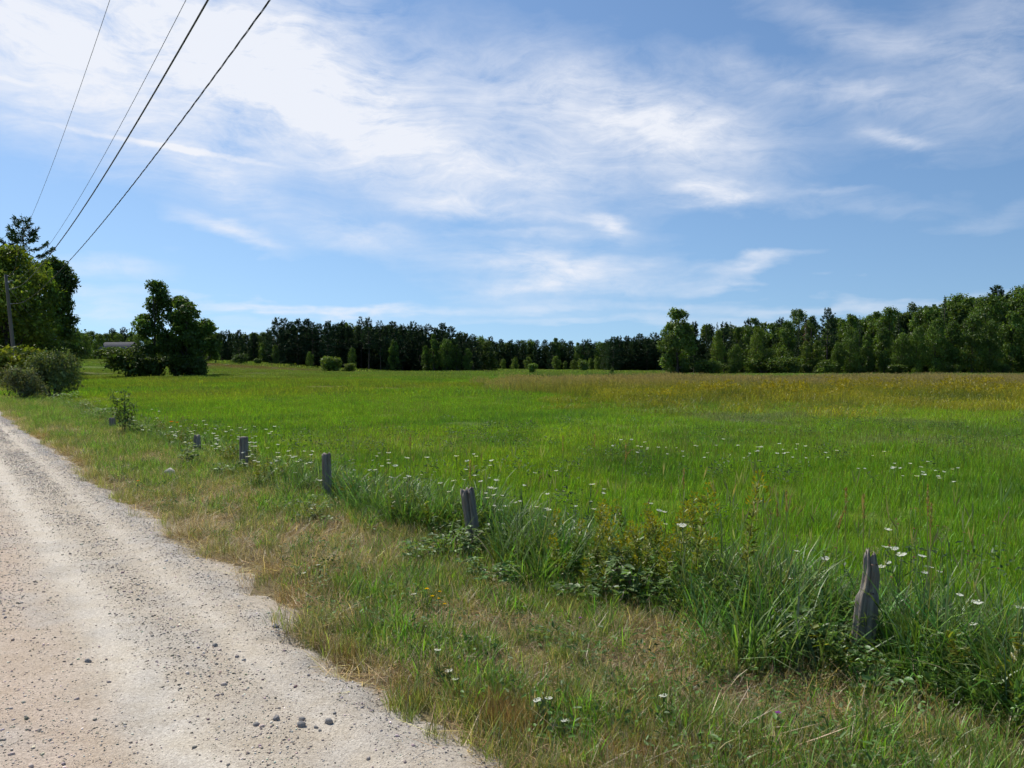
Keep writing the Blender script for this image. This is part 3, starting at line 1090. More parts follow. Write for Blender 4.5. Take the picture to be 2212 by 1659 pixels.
# the far woods at the end of the field
rows = []
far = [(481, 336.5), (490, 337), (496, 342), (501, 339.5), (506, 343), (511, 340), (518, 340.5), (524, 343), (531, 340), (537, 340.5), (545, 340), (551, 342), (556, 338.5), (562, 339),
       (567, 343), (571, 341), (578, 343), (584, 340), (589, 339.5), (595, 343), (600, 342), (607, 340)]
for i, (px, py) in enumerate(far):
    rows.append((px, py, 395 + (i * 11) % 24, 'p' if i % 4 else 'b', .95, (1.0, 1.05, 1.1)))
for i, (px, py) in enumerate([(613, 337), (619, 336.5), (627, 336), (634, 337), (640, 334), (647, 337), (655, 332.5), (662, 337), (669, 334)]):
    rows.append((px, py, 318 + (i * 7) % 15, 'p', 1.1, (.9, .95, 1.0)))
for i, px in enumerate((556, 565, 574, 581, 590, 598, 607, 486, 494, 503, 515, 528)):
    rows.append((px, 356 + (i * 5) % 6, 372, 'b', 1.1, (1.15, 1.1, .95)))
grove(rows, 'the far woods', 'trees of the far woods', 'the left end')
# woods on the right
right = [(694, 322, 'p'), (706, 324, 'f'), (711, 325, 'p'), (717, 322, 'f'), (724, 323, 'p'), (730, 321.5, 'f'), (738, 328, 'b'), (748, 319, 'p'), (754, 319, 'b'), (761, 323, 'b'),
         (771, 324, 'b'), (780, 318.5, 'p'), (787, 322, 'b'), (795, 310.5, 'a'), (800, 311, 'a'), (805.6, 316, 'd'), (813, 317, 'a'), (827, 308, 'q'), (835, 318, 'b'), (842, 320, 'b'), (850, 315, 'b'),
         (859, 315, 'b'), (868, 316, 'b'), (876, 312.5, 'b'), (888, 309, 'b'), (898, 314, 'b'), (911, 304, 'a'), (919, 311, 'b'), (930, 308, 'b'), (944, 295.5, 'b'), (957, 296, 'b'), (968, 299, 'b'),
         (977, 299, 'b'), (996, 286.5, 'p'), (987, 297, 'b'), (1005, 296, 'b'), (1017, 289, 'b'), (1030, 287, 'b'), (1046, 290, 'b'), (1064, 287, 'p'), (1082, 290, 'b')]
rows = []
for i, (px, py, kd) in enumerate(right):
    if kd == 'b' and i % 4 == 1 and px < 985:
        kd = 'f'
    rows.append((px, py, 178 + (i * 13) % 17, kd, {'b': .82, 'p': .8, 'a': .8, 'f': .9, 'd': 1.0, 'q': .9}[kd], (.88, .94, .86) if kd in 'ba' else W1))
for px, py, w in ((718, 331, .62), (735, 345, .7), (757, 328, .5), (768, 349, 1.0), (781, 348, 1.1), (806, 342, .7), (818, 341, .9), (838, 343, .8), (850, 330, .8), (866, 335, .8),
                  (884, 328, .8), (902, 334, .8), (917, 328, .8), (936, 320, .8), (954, 322, .8), (972, 316, .8), (990, 322, .8), (1010, 312, .8), (1028, 318, .8), (1050, 314, .8)):
    rows.append((px, py, 168, 'b', w, (1.2, 1.1, .85) if px in (718, 757, 806, 818, 781) else (.95, 1, .95)))
for px, py in ((752, 325), (798, 322), (818, 333), (763, 335)):
    rows.append((px, py, 171, 'f', .62, (.8, .85, .8)))
grove(rows, 'the right woods', 'trees of the right woods', 'the left end')


# the deeper woods behind those rows: a mass
def deep_wood():
    ms = [make_broad(430, 15, 4.6, 3600, .6, (1, 1, 1), .05, 16, M_treeinst)[0], make_pine(431, 17, 4.2, 0.05, dense=1.8, base=(1, 1, 1), mat=M_treeinst)[0]]
    P, C, I, S = [], [], [], []
    rng = np.random.default_rng(6)

    def fill(px0, px1, d0, d1, tops, n, pine):
        for _ in range(n):
            px, dd = rng.uniform(px0, px1), rng.uniform(d0, d1)
            x = (px - 512) / FPX * dd
            h = float(H(x, dd))
            py = np.interp(px, *zip(*tops)) + rng.choice([rng.uniform(0, 6), rng.uniform(6, 24)])
            i = 1 if rng.uniform() < pine else 0
            k = (top_z(py, dd) - h) / (15, 17)[i]
            P.append((x, dd, h))
            S.append((k, k, k))
            I.append(i)
            C.append(np.array([(.095, .15, .03), (.040, .072, .031)][i]) * rng.uniform(.75, 1.2))
    fill(268, 492, 244, 285, [(268, 324), (350, 324), (440, 328), (492, 340)], 230, .85)
    fill(470, 690, 400, 460, [(470, 338), (560, 342), (690, 338)], 270, .75)
    fill(605, 690, 325, 350, [(605, 339), (690, 336)], 90, .9)
    fill(60, 280, 280, 330, [(60, 332), (280, 334)], 170, .3)
    fill(205, 285, 262, 290, [(205, 333), (285, 331)], 50, .7)
    fill(672, 1110, 188, 235, [(672, 318), (700, 326), (800, 322), (880, 316), (940, 304), (1000, 298), (1110, 296)], 190, .35)
    n = len(P)
    scatter('deep_wood', np.array(P), rnd_rot(rng, n, .02), np.array(S), np.array(I), np.array(C), ms, 'deeper trees filling the woods behind the front rows', 'woods')


deep_wood()

# the lone tall tree at the corner of the right woods
lb = broad_lobes(610, 13, 3.9, .02, 30, .6)
lone = (leafy_crown(610, lb, 15000, .34, (.115, .18, .042), M_tree), woody(610, .3, 10.5, [l[:3] for l in lb[::2]]))
place_tree('leafy_tree', lone, 13, (677 - 512) / FPX * 166, 166, top_z(310.5, 166), 'tall rounded broadleaf tree at the near corner of the right woods', 'tree', col=(1, 1.02, .95), rz=.5)

# the clump standing alone in the field
CL = 112
for px, py, w, low, lab in ((149, 281, 2.5, .2, 'tallest tree of the clump in the field, with an open crown'), (170, 297, 2.6, .12, 'middle tree of the clump in the field'),
                            (186, 299, 2.9, .1, 'broad dark tree at the far end of the clump in the field'), (197, 320, 2.4, .05, 'low leafy tree on the outer edge of the clump')):
    hh = top_z(py, CL) - .3
    sd = 620 + int(px)
    lb = broad_lobes(sd, hh, w, low, 20, .7)
    v = (leafy_crown(sd, lb, 8500 if px == 149 else 11000, .28, (.085, .15, .028), M_tree), woody(sd, .25, hh * .85, [l[:3] for l in lb[::2]]))
    place_tree('leafy_tree', v, hh, (px - 512) / FPX * CL, CL + (px % 3), top_z(py, CL), lab, 'tree', 'trees of the clump in the field', rz=0)
for px, py, w, lab in ((126, 344, 1.5, 'grey-green shrub at the road end of the field clump'), (140, 350, 1.3, 'shrub below the tallest tree of the field clump'), (158, 351, 1.4, 'shrub at the middle foot of the field clump'),
                       (176, 350, 1.5, 'shrub below the broad dark tree of the clump'), (193, 352, 1.3, 'shrub at the outer foot of the field clump'), (203, 366, 1.0, 'small bright shrub on the outer edge of the field clump')):
    place_tree('shrub', V_bush[int(px) % 3], 3.4, (px - 512) / FPX * (CL - 2), CL - 2, top_z(py, CL), lab, 'shrub', 'shrubs under the field clump', w * .8, (.75, .8, .75), second='stem')

# the trees by the road on the left
lb = broad_lobes(650, 15.5, 5.6, .16, 46, .8)
v = (leafy_crown(650, lb, 32000, .30, (.15, .205, .024), M_tree), woody(650, .42, 13, [l[:3] for l in lb[::2]]))
place_tree('maple_tree', v, 15.5, (4 - 512) / FPX * 92, 92, top_z(248, 92), 'big yellow-green maple behind the utility pole by the road', 'tree', rz=0)
v = make_pine(651, 21, 6.4, .12, tufts=15, size=.42, dense=4.2)
place_tree('pine_tree', v, 21, (24 - 512) / FPX * 112, 112, top_z(220, 112), 'tall white pine rising above the roadside maple', 'pine', col=(1.15, 1.2, 1.25), rz=0)
lb = broad_lobes(652, 14, 2.5, .34, 26, .8)
v = (leafy_crown(652, lb, 15000, .27, (.08, .135, .026), M_tree), woody(652, .35, 11, [l[:3] for l in lb[::2]]))
place_tree('oak_tree', v, 14, (55 - 512) / FPX * 102, 102, top_z(259, 102), 'dark oak beside the roadside maple on its field side', 'tree', rz=0)
lb = broad_lobes(653, 8, 3.0, .1, 16, .8)
v = (leafy_crown(653, lb, 8000, .27, (.07, .12, .028), M_tree), woody(653, .22, 6.4, [l[:3] for l in lb[::2]]))
place_tree('oak_tree', v, 8, (64 - 512) / FPX * 124, 124, top_z(316, 124), 'small dark oak behind the second utility pole', 'tree', rz=1)
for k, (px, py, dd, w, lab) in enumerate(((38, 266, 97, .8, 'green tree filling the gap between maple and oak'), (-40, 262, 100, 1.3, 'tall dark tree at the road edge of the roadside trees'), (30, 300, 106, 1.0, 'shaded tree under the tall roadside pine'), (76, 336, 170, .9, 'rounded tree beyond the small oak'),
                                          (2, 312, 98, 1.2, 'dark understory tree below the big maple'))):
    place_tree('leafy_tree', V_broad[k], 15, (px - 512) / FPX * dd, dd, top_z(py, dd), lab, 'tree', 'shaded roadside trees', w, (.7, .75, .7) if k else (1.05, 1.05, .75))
v = bush_mesh(660, 2.8, 1.9, 3600, .2, (.16, .2, .022))
place_tree('shrub', v, 2.8, (17 - 512) / FPX * 64, 64, top_z(340, 64), 'bright yellow-green shrub at the foot of the utility pole', 'shrub', second='stem')
v = bush_mesh(661, 2.3, 1.55, 11000, .085, (.115, .155, .052), nl=22)
x, y, h = ground_px(45, 399)
place_tree('shrub', v, 2.3, x + .15, y + .5, top_z(346, y), 'big grey-green autumn-olive shrub beside the road', 'shrub', wide=.88, second='stem', rz=.4)
v = bush_mesh(662, 1.7, 1.2, 5600, .08, (.115, .135, .06), nl=14)
place_tree('shrub', v, 1.7, (24 - 512) / FPX * 38.0, 38.0, top_z(362, 38.0), 'lower greyish half of the big roadside shrub, nearest the road', 'shrub', wide=.85, second='stem')

# single shrubs out in the field
for px, py, dd, w, col, lab in ((329, 353, 172, 1.35, (1.4, 1.4, 1.25), 'large round pale shrub before the pine wood'), (350, 361, 170, 1.3, (1.3, 1.2, .8), 'smaller yellow-green shrub beside the large round one'),
                                (343, 368.5, 160, .9, (1.2, 1.1, .9), 'tiny shrub between the two round ones'), (533, 361, 150, .95, (1.6, 1.75, 1.45), 'lone rounded small tree in the open middle of the field'),
                                (612, 367, 140, .5, (.9, .95, .9), 'thin little sapling in the damp hollow'), (240, 353, 212, 1.3, (.5, .6, .6), 'dark low shrub on the brown rise'),
                                (257, 357, 214, 1.2, (.8, .9, .8), 'small shrub on the brown rise'), (103, 346, 205, 1.5, (.7, .8, .7), 'dark shrub before the left end of the barn'), (117, 346, 204, 1.6, (.8, .85, .7), 'shrub before the middle of the barn'), (583, 358, 300, .8, (1.1, 1.15, 1), 'upright pale shrub before the far woods')):
    place_tree('shrub', V_bush[int(px) % 3], 3.4, (px - 512) / FPX * dd, dd, top_z(py, dd), lab, 'shrub', None, w, col, second='stem')
rng = np.random.default_rng(9)
i = 0
for px, py, w in ((699, 364, .8), (711, 357, 1.3), (731, 362, .7), (764, 356, 1.1), (789, 353, 1.2), (806, 361, .7), (826, 359, 1.2), (858, 364, .9), (897, 362, 1.3), (951, 363, 1.2), (1001, 361, 1.1)):
    place_tree('shrub', V_bush[i % 3], 3.4, (px - 512) / FPX * (163 + i % 4), 163 + i % 4, top_z(py, 162), f'leafy shrub along the foot of the right woods, {ORD[i]} from the lone tall tree', 'shrub', 'shrubs at the foot of the right woods',
               w * rng.uniform(1.1, 1.7), tuple(np.array([.95, 1, .85]) * rng.uniform(.6, 1.15)), second='stem')
    i += 1


# ------------------------------------------------------------------ buildings half hidden by trees
M_shingle = plain_mat('grey_shingles', (.10, .10, .112), .9, .25, 2.0, .3, 30)
M_boarddark = plain_mat('dark_boards', (.12, .11, .11), .8, .2, 2.0)
M_glass = plain_mat('window_glass', (.03, .035, .04), .12)
M_trim = plain_mat('white_trim', (.7, .7, .7), .6)


def building(name, x, y, rz, w, dpt, wall_h, ridge_h, wall_mat, label, doors=True):
    """gabled building, ridge along local x"""
    e = link(name, None, loc=(x, y, float(H(x, y)) - .1), rot=(0, 0, rz))
    tag(e, label, 'building')
    g = Geo()
    a, b = w / 2, dpt / 2
    v = [(-a, -b, 0), (a, -b, 0), (a, b, 0), (-a, b, 0), (-a, -b, wall_h), (a, -b, wall_h), (a, b, wall_h), (-a, b, wall_h), (-a, 0, ridge_h - .06), (a, 0, ridge_h - .06)]
    g.add(v, quads=[(0, 1, 5, 4), (2, 3, 7, 6), (1, 2, 6, 5), (3, 0, 4, 7)], tris=[(5, 6, 9), (7, 4, 8)])
    link('wall', g.mesh('wall', wall_mat), e)
    g = Geo()
    ov, th = .35, .14
    for sg in (-1, 1):
        sl = (ridge_h - wall_h) / b
        y1, z1 = sg * (b + ov), wall_h - sl * ov
        g.add([(-a - ov, 0, ridge_h), (a + ov, 0, ridge_h), (a + ov, y1, z1), (-a - ov, y1, z1),
               (-a - ov, 0, ridge_h + th), (a + ov, 0, ridge_h + th), (a + ov, y1, z1 + th), (-a - ov, y1, z1 + th)],
              quads=[(0, 1, 2, 3), (4, 5, 6, 7), (0, 1, 5, 4), (2, 3, 7, 6), (0, 3, 7, 4), (1, 2, 6, 5)])
    link('roof', g.mesh('roof', M_shingle), e)
    for k, wx in enumerate((-.55, .55)):
        g = Geo()
        box(g, (wx * a - .45, -b - .03, 1.0), (wx * a + .45, -b + .05, 2.1))
        wn = link('window', g.mesh('window', M_trim), e)
        g = Geo()
        box(g, (wx * a - .36, -b - .045, 1.09), (wx * a + .36, -b - .02, 2.01))
        link('pane', g.mesh('pane', M_glass), wn)
    g = Geo()
    box(g, (-.5, -b - .04, 0.02), (.5, -b + .05, 2.1))
    link('door', g.mesh('door', M_boarddark), e)
    return e


bx = (120 - 512) / FPX * 222
building('barn', bx, 222, R(-14), 8.6, 6.6, 2.6, 5.0, M_boarddark, 'low barn with a grey shingled roof behind the field clump')

# ------------------------------------------------------------------ utility poles and wires
M_pole = plain_mat('pole_wood', (.13, .115, .10), .9, .3, 2.0, .5, 14, stretch=(3, 3, .3))
M_wire = plain_mat('black_cable', (.03, .03, .035), .6)
M_wire2 = plain_mat('bare_wire', (.10, .10, .12), .5, metal=.6)
M_metal = plain_mat('galvanised', (.35, .36, .37), .45, .15, 8, metal=.8)


def pole(px, dd, top_py, lean_px, label):
    x = (px - 512) / FPX * dd
    h = float(H(x, dd))
    top = top_z(top_py, dd) - h
    e = link('utility_pole', None, loc=(x, dd, h))
    tag(e, label, 'utility pole', 'utility poles along the road')
    dx = lean_px / FPX * dd
    g = Geo()
    zs = np.linspace(-.4, top, 7)
    tube(g, np.stack([dx * zs / top, 0 * zs, zs], 1), np.linspace(.17, .115, 7), 12)
    link('pole', g.mesh('pole', M_pole, True), e)
    g = Geo()
    tube(g, [(dx * .93, -.1, top * .93), (dx * .93 + .55 * RN[0], -.1 + .55 * RN[1], top * .955)], [.03, .025], 6)
    link('bracket', g.mesh('bracket', M_metal, True), e)
    pts = []
    for k, zf in enumerate((.99, .93, .87, .74)):
        g = Geo()
        p = np.array([dx * zf, 0, top * zf]) + np.append(RN * .17, 0)
        tube(g, [p - np.append(RN * .1, 0), p + np.append(RN * .05, 0)], [.05, .04], 8)
        link('insulator', g.mesh('insulator', M_metal, True), e)
        pts.append(np.array([x, dd, h]) + p)
    return pts


att1 = pole(17, 68, 275, -10, 'tall leaning wooden utility pole behind the roadside shrub')
att2 = pole(63, 172, 329, 0, 'smaller distant wooden utility pole before the dark oaks')
wires = [((115, 0), (30, 225), 3.85, .0065, M_wire2, 'thin top electric wire, farthest from the field'), ((191, 0), (51, 245), 4.85, .0065, M_wire2, 'thin electric wire just below the top one'),
         ((213, 0), (53, 253), 4.85, .018, M_wire, 'thick black cable between the thin wires and the twisted one'), ((275, 0), (66, 266), 4.85, .0105, M_wire, 'twisted black service cable, lowest of the overhead lines')]
for k, (pa, pb, off, rad, mt, lab) in enumerate(wires):
    q = []
    for (px, py) in (pa, pb):
        m = (px - 512) / FPX
        dd = off / (m + .68)
        q.append((dd, EYE + (HORIZON - py) / FPX * dd))
    p1 = att1[k]
    off1 = p1[0] + .68 * p1[1]
    t = np.array([q[0][0], q[1][0], p1[1]])
    co = np.polyfit(t, np.array([q[0][1], q[1][1], p1[2]]), 2)
    tt = np.concatenate([np.linspace(-14, 60, 60), [p1[1]]])
    f = smooth(q[1][0], p1[1], tt)
    X = off * (1 - f) + off1 * f - .68 * tt
    pts = np.stack([X, tt, np.polyval(co, tt)], 1)
    p2 = att2[k]
    u = np.linspace(0, 1, 16)[1:, None]
    seg = p1 + (p2 - p1) * u
    seg[:, 2] -= 1.6 * (4 * u[:, 0] * (1 - u[:, 0]))
    pts = np.concatenate([pts, seg])
    g = Geo()
    if k == 3:      # three strands wound round each other
        fine = np.linspace(0, len(pts) - 1, 620)
        base = np.stack([np.interp(fine, np.arange(len(pts)), pts[:, a]) for a in range(3)], 1)
        for ph in (0, 2.1, 4.2):
            a = fine * 4.2 + ph
            o_ = np.stack([np.cos(a) * .009 * RN[0], np.cos(a) * .009 * RN[1], np.sin(a) * .010], 1)
            tube(g, base + o_, rad * .62, 4)
    else:
        tube(g, pts, rad, 6)
    w = link('overhead_wire', g.mesh('overhead_wire', mt, True))
    tag(w, lab, 'wire', 'overhead wires along the road')

# ------------------------------------------------------------------ fence posts
M_wood = bpy.data.materials.new('weathered_wood')
M_wood.use_nodes = True
n_ = NT(M_wood.node_tree)
bs_ = M_wood.node_tree.nodes['Principled BSDF']
bs_.inputs['Roughness'].default_value = .9
tcn_ = n_.n('ShaderNodeTexCoord')
vs_ = n_.mapping(tcn_.outputs['Object'], scale=(60, 60, 2.2))
f_ = n_.noise(vs_, 1.0, 6, .7)
fb_ = n_.noise(n_.mapping(tcn_.outputs['Object'], scale=(9, 9, 5)), 1.0, 4, .6)
c_ = n_.mix(n_.mapr(f_, .3, .7), (.078, .064, .053), (.36, .315, .265))
c_ = n_.mix(n_.mapr(fb_, .5, .7), c_, n_.mix(1.0, c_, (.95, .72, .55), 'MULTIPLY'))
n_.put(bs_.inputs['Base Color'], c_)
b_ = n_.n('ShaderNodeBump')
b_.inputs['Strength'].default_value = .9
b_.inputs['Distance'].default_value = .008
n_.put(b_.inputs['Height'], f_)
n_.put(bs_.inputs['Normal'], b_.outputs[0])


def post_mesh(seed, h, r, prof, splits, jag, flat=.85):
    """weathered post: r(angle, height) with deep splits, and a broken top. prof: [(height fraction, scale x, shift x)]"""
    rng = np.random.default_rng(seed)
    na, nz = 48, 26
    th = np.arange(na) / na * 2 * PI
    hh = np.array([p[0] for p in prof])
    topz = h * (1 - jag * fbm(np.cos(th) * 1.6 + 5, np.sin(th) * 1.6 + seed, 3, seed) * 1.4)
    rows = []
    for i in range(nz):
        f = i / (nz - 1)
        z = -.25 + (topz + .25) * f
        rr = r * (1 + .10 * np.sin(2 * th + seed) + .07 * np.sin(5 * th + seed * 2) + (fbm(np.cos(th) * 3 + seed, np.sin(th) * 3 + f * 1.3, 3, seed) - .5) * .24)
        for (a0, wdt, dep) in splits:
            dlt = np.angle(np.exp(1j * (th - a0 - .25 * math.sin(f * 3 + seed))))
            rr = rr * (1 - dep * np.exp(-(dlt / wdt) ** 2) * (.35 + .65 * f))
        rr = rr * (1 + (rng.uniform(-1, 1, na)) * .02)
        sx = np.interp(f, hh, [p[1] for p in prof])
        dx = np.interp(f, hh, [p[2] for p in prof])
        rows.append(np.stack([rr * np.cos(th) * sx + dx, rr * np.sin(th) * flat * sx, z], 1))
    for ins, dz in ((.55, -.012), (.05, -.03)):
        last = rows[-1 if ins == .55 else -2]
        cx = rows[nz - 1].mean(0)
        rows.append(np.stack([cx[0] + (rows[nz - 1][:, 0] - cx[0]) * ins, cx[1] + (rows[nz - 1][:, 1] - cx[1]) * ins, rows[nz - 1][:, 2] * .6 + cx[2] * .4 + dz], 1))
    V = np.concatenate(rows)
    m = len(rows)
    i, j = np.meshgrid(np.arange(m - 1), np.arange(na), indexing='ij')
    k = (j + 1) % na
    q = np.stack([i * na + j, i * na + k, (i + 1) * na + k, (i + 1) * na + j], -1).reshape(-1, 4)
    return Geo().add(V, quads=q).mesh('fence_post', M_wood, False)


M_rust = plain_mat('rusty_iron', (.13, .07, .045), .8, .3, 90)
posts = [  # foot pixel, top row, radius, lean x, profile, splits, jag, label
    (863, 668, 546, .053, .085, [(0, 1.05, 0), (.45, 1.04, .0), (.72, 1.0, .0), (.765, .78, .006), (.9, .72, .008), (.955, .6, -.004), (1, .5, -.008)], [(-1.75, .16, .42), (-.7, .12, .3), (3.5, .2, .25), (.9, .2, .3)], .14,
     'tall split weathered fence post with a stepped broken top, at the near end'),
    (476, 553, 483, .058, -.095, [(0, .95, 0), (.4, 1.0, 0), (1, 1.0, .0)], [(-1.45, .14, .55), (1.8, .2, .4), (-.4, .1, .3)], .16, 'leaning grey fence post split in two, with leafy bramble at its foot'),
    (327, 501, 452.5, .057, -.02, [(0, 1.05, 0), (.8, 1.02, 0), (1, .95, 0)], [(-1.4, .14, .45), (.5, .2, .3), (2.5, .2, .3)], .08, 'stout fence post with a notched top, third along from the near end'),
    (243, 469, 437.5, .062, .015, [(0, 1.0, 0), (1, 1.0, 0)], [(-2.3, .12, .15), (1, .2, .2)], .015, 'flat-topped dark round fence post, fourth along from the near end'),
    (196, 454, 432.5, .062, .05, [(0, 1.1, 0), (.7, 1.0, 0), (1, .72, -.01)], [(-2, .15, .25)], .2, 'short tapered dark fence post, fifth along from the near end'),
    (112, 430, 417.5, .075, .0, [(0, 1.0, 0), (1, .9, 0)], [(-2, .15, .2)], .12, 'small far fence post beside the leafy sapling'),
]
for k, (px, py, tpy, r, lean, prof, spl, jag, lab) in enumerate(posts):
    x, y, h = ground_px(px, py)
    ht = top_z(tpy, y) - h
    o = link('fence_post', post_mesh(700 + k, ht * 1.03, r, prof, spl, jag), loc=(x, y, h))
    o.rotation_euler = (random.uniform(-.03, .03), math.atan2(lean, 1.0) if k != 1 else -.15, 0)
    tag(o, lab, 'fence post', 'old wooden fence posts')
    if k < 3:       # rusty staples left from the wire
        for zz in (.62, .86):
            g = Geo()
            yy = -r * .80
            tube(g, [(-.012, yy + .012, ht * zz), (-.012, yy - .006, ht * zz), (.012, yy - .006, ht * zz + .003), (.012, yy + .012, ht * zz + .003)], .0022, 5)
            link('staple', g.mesh('staple', M_rust), o)

# ------------------------------------------------------------------ loose stones on the road
M_stone = plain_mat('road_stone', (1, 1, 1), .9, .25, 60, .5, 150, tint=True, inst=True)
M_rock = plain_mat('field_rock', (.34, .315, .29), .9, .3, 40, .6, 90)


def stone_mesh(seed, mat, sub=2, flat=.6):
    import bmesh
    rng = np.random.default_rng(seed)
    bm = bmesh.new()
    bmesh.ops.create_icosphere(bm, subdivisions=sub, radius=1.0)
    V = np.array([v.co[:] for v in bm.verts])
    F = np.array([[v.index for v in f.verts] for f in bm.faces])
    bm.free()
    for _ in range(7):          # chip flat faces off
        d_ = norm(rng.normal(size=(1, 3)))[0]
        lim = rng.uniform(.62, .9)
        s_ = V @ d_
        V = V - np.maximum(s_ - lim, 0)[:, None] * d_
    V = V * np.array([1, rng.uniform(.65, .95), flat * rng.uniform(.8, 1.2)]) + rng.normal(0, .02, V.shape)
    return Geo().add(V, tris=F).mesh('stone', mat, False)


def pebbles():
    ms = [stone_mesh(720 + k, M_stone, 1) for k in range(6)]
    rng = np.random.default_rng(12)
    n = 170000
    s = 1.2 + 30 * rng.uniform(0, 1, n) ** 1.7
    t = rng.uniform(-1.6, ROAD_R + .25, n)
    strip = .3 + .6 * np.exp(-((t - 1.13) / .19) ** 2) + .5 * smooth(.66, .3, t) + .6 * np.exp(-((t - 1.64) / .10) ** 2)
    strip = strip * (1 - .93 * np.exp(-((t - .80) / .13) ** 2)) * (1 - .7 * np.exp(-((t - 1.40) / .07) ** 2))
    strip *= smooth(.25, .6, fbm(s * 1.6, t * 3, 3, 14)) * 1.1 + .3
    ok = rng.uniform(0, 1, n) < strip * .6
    s, t = s[ok], t[ok]
    m = len(s)
    x, y = xy(s, t)
    r = .0030 + .0024 * rng.exponential(1.0, m) + .0008 * np.maximum(0, s - 5) * .5
    r = np.minimum(r, .021)
    shoulder = np.exp(-((t - 1.64) / .13) ** 2)
    r = r * (1 - .25 * shoulder)
    c = np.array([.44, .38, .315]) * np.exp(rng.normal(0, .4, (m, 1))) * (1 + rng.normal(0, .07, (m, 3)))
    c = c * (1 - shoulder[:, None] * np.array([.0, -.05, -.18]))
    rot = rng.uniform(-.4, .4, (m, 3))
    rot[:, 2] = rng.uniform(0, 6.28, m)
    scatter('road_gravel', np.stack([x, y, road_z(s, t)[0] + r * .12], 1), rot, r, rng.integers(0, 6, m), c, ms, 'small loose stones scattered over the dirt road', 'gravel')

    # the finest grit
    n = 95000
    s = 1.5 + 17 * rng.uniform(0, 1, n) ** 1.5
    t = rng.uniform(-.5, ROAD_R + .2, n)
    ok = rng.uniform(0, 1, n) < (.35 + .65 * smooth(.3, .6, fbm(s * 2.6, t * 5, 4, 15))) * (1 - .7 * np.exp(-((t - .80) / .12) ** 2)) * (.75 + .6 * np.exp(-((t - 1.64) / .12) ** 2))
    s, t = s[ok], t[ok]
    m = len(s)
    x, y = xy(s, t)
    r = (.0016 + .0012 * rng.exponential(1.0, m)) * (1 + .05 * s)
    c = np.array([.54, .46, .37]) * np.exp(rng.normal(0, .38, (m, 1))) * (1 + rng.normal(0, .05, (m, 3)))
    rot = rng.uniform(-.4, .4, (m, 3))
    rot[:, 2] = rng.uniform(0, 6.28, m)
    scatter('road_gravel', np.stack([x, y, road_z(s, t)[0] + r * .1], 1), rot, np.minimum(r, .008), rng.integers(0, 3, m), c, [stone_mesh(735 + k, M_stone, 1) for k in range(3)], 'fine grit packed into the dirt road', 'gravel')


pebbles()
for k, (px, py, w, lab) in enumerate(((299, 733, 10, 'smooth oval grey stone, largest of those by the lower road edge'), (327, 729, 10, 'angular grey stone casting a shadow, nearest the grass'), (274, 727, 8, 'dark grey stone left of the smooth oval one'),
                                      (300, 727, 8, 'dark flat stone just behind the smooth oval one'), (314, 734, 5, 'small grey stone between the oval and the angular one'), (318, 737, 4, 'tiny dark stone in front of the angular one'),
                                      (254, 732, 7, 'flat brownish stone at the far side of the loose stones'), (274, 634, 8, 'pale angular stone on the gravel shoulder'), (85, 666, 8, 'dark flat stone alone on the sandy road'),
                                      (213, 651, 6, 'dark stone among the pebbles in mid road'), (333, 721, 4, 'small round stone behind the angular one'))):
    x, y, h = ground_px(px, py)
    o = link('stone', stone_mesh(740 + k, M_rock, 3, .7), loc=(x, y, float(road_z(*st(x, y))[0]) + w * .14 / FPX * y), rot=(0, 0, random.uniform(-.5, .5)), scale=w / 2 / FPX * y)
    tag(o, lab, 'stone', 'larger stones on the road')
x, y, h = ground_px(167, 478)
o = link('rock', stone_mesh(764, plain_mat('pale_rock', (.60, .54, .46), .9, .3, 9, .8, 25), 2, .8), loc=(x, y, h + .05), rot=(.3, .2, .3), scale=.11)
tag(o, 'pale whitish rock half hidden in the verge grass', 'rock')

# ------------------------------------------------------------------ the verge: dry thatch, tufts, weeds
def verge_pts(rng, n, s0, s1, t0, t1, pw=1.0):
    s = s0 + (s1 - s0) * rng.uniform(0, 1, n) ** pw
    t = rng.uniform(t0, t1, n)
    return s, t


def verge_scatter(name, s, t, meshes, col, scl, label, cat='grass', tilt=.1, zoff=0):
    x, y = xy(s, t)
    m = len(x)
    scatter(name, np.stack([x, y, H(x, y) + zoff], 1), rnd_rot(RNG, m, tilt), scl, RNG.integers(0, len(meshes), m), col, meshes, label, cat)


dry = np.array([.44, .38, .235])
thatch_m = []
for k in range(4):
    rng = np.random.default_rng(800 + k)
    g = Geo()
    n = 120
    c = np.exp(rng.normal(0, .38, (n, 1))) * (1 + rng.normal(0, .08, (n, 3)))
    blades(g, rng, disc(rng, n, .2) + [0, 0, .004], rng.uniform(.06, .2, n), rng.uniform(.002, .0042, n), rng.uniform(1.15, 1.5, n), rng.uniform(-.1, .35, n), c, face=1.2)
    m_ = 16         # dead stems still standing
    blades(g, rng, disc(rng, m_, .2), rng.uniform(.06, .2, m_), rng.uniform(.0015, .003, m_), rng.uniform(.1, .8, m_), rng.uniform(0, .9, m_), np.exp(rng.normal(.1, .3, (m_, 1))) * np.ones(3))
    thatch_m.append(g.mesh('thatch_patch', M_verge))
n = 3000
s, t = verge_pts(RNG, n, 1.0, 34, ROAD_R, FENCE_T + .3, 1.6)
ok = t > road_edge(s) + .12 * RNG.uniform(0, 1.6, n)
s, t = s[ok], t[ok]
warmth = fbm(s * .8, t * .8, 3, 61)[:, None]
verge_scatter('dry_thatch', s, t, thatch_m, dry * (np.array([1, .97, .92]) + (np.array([1.05, .95, .85]) - 1) * warmth) * RNG.uniform(.6, 1.15, (len(s), 1)), RNG.uniform(.8, 1.4, len(s)), 'dry straw thatch lying on the roadside verge')

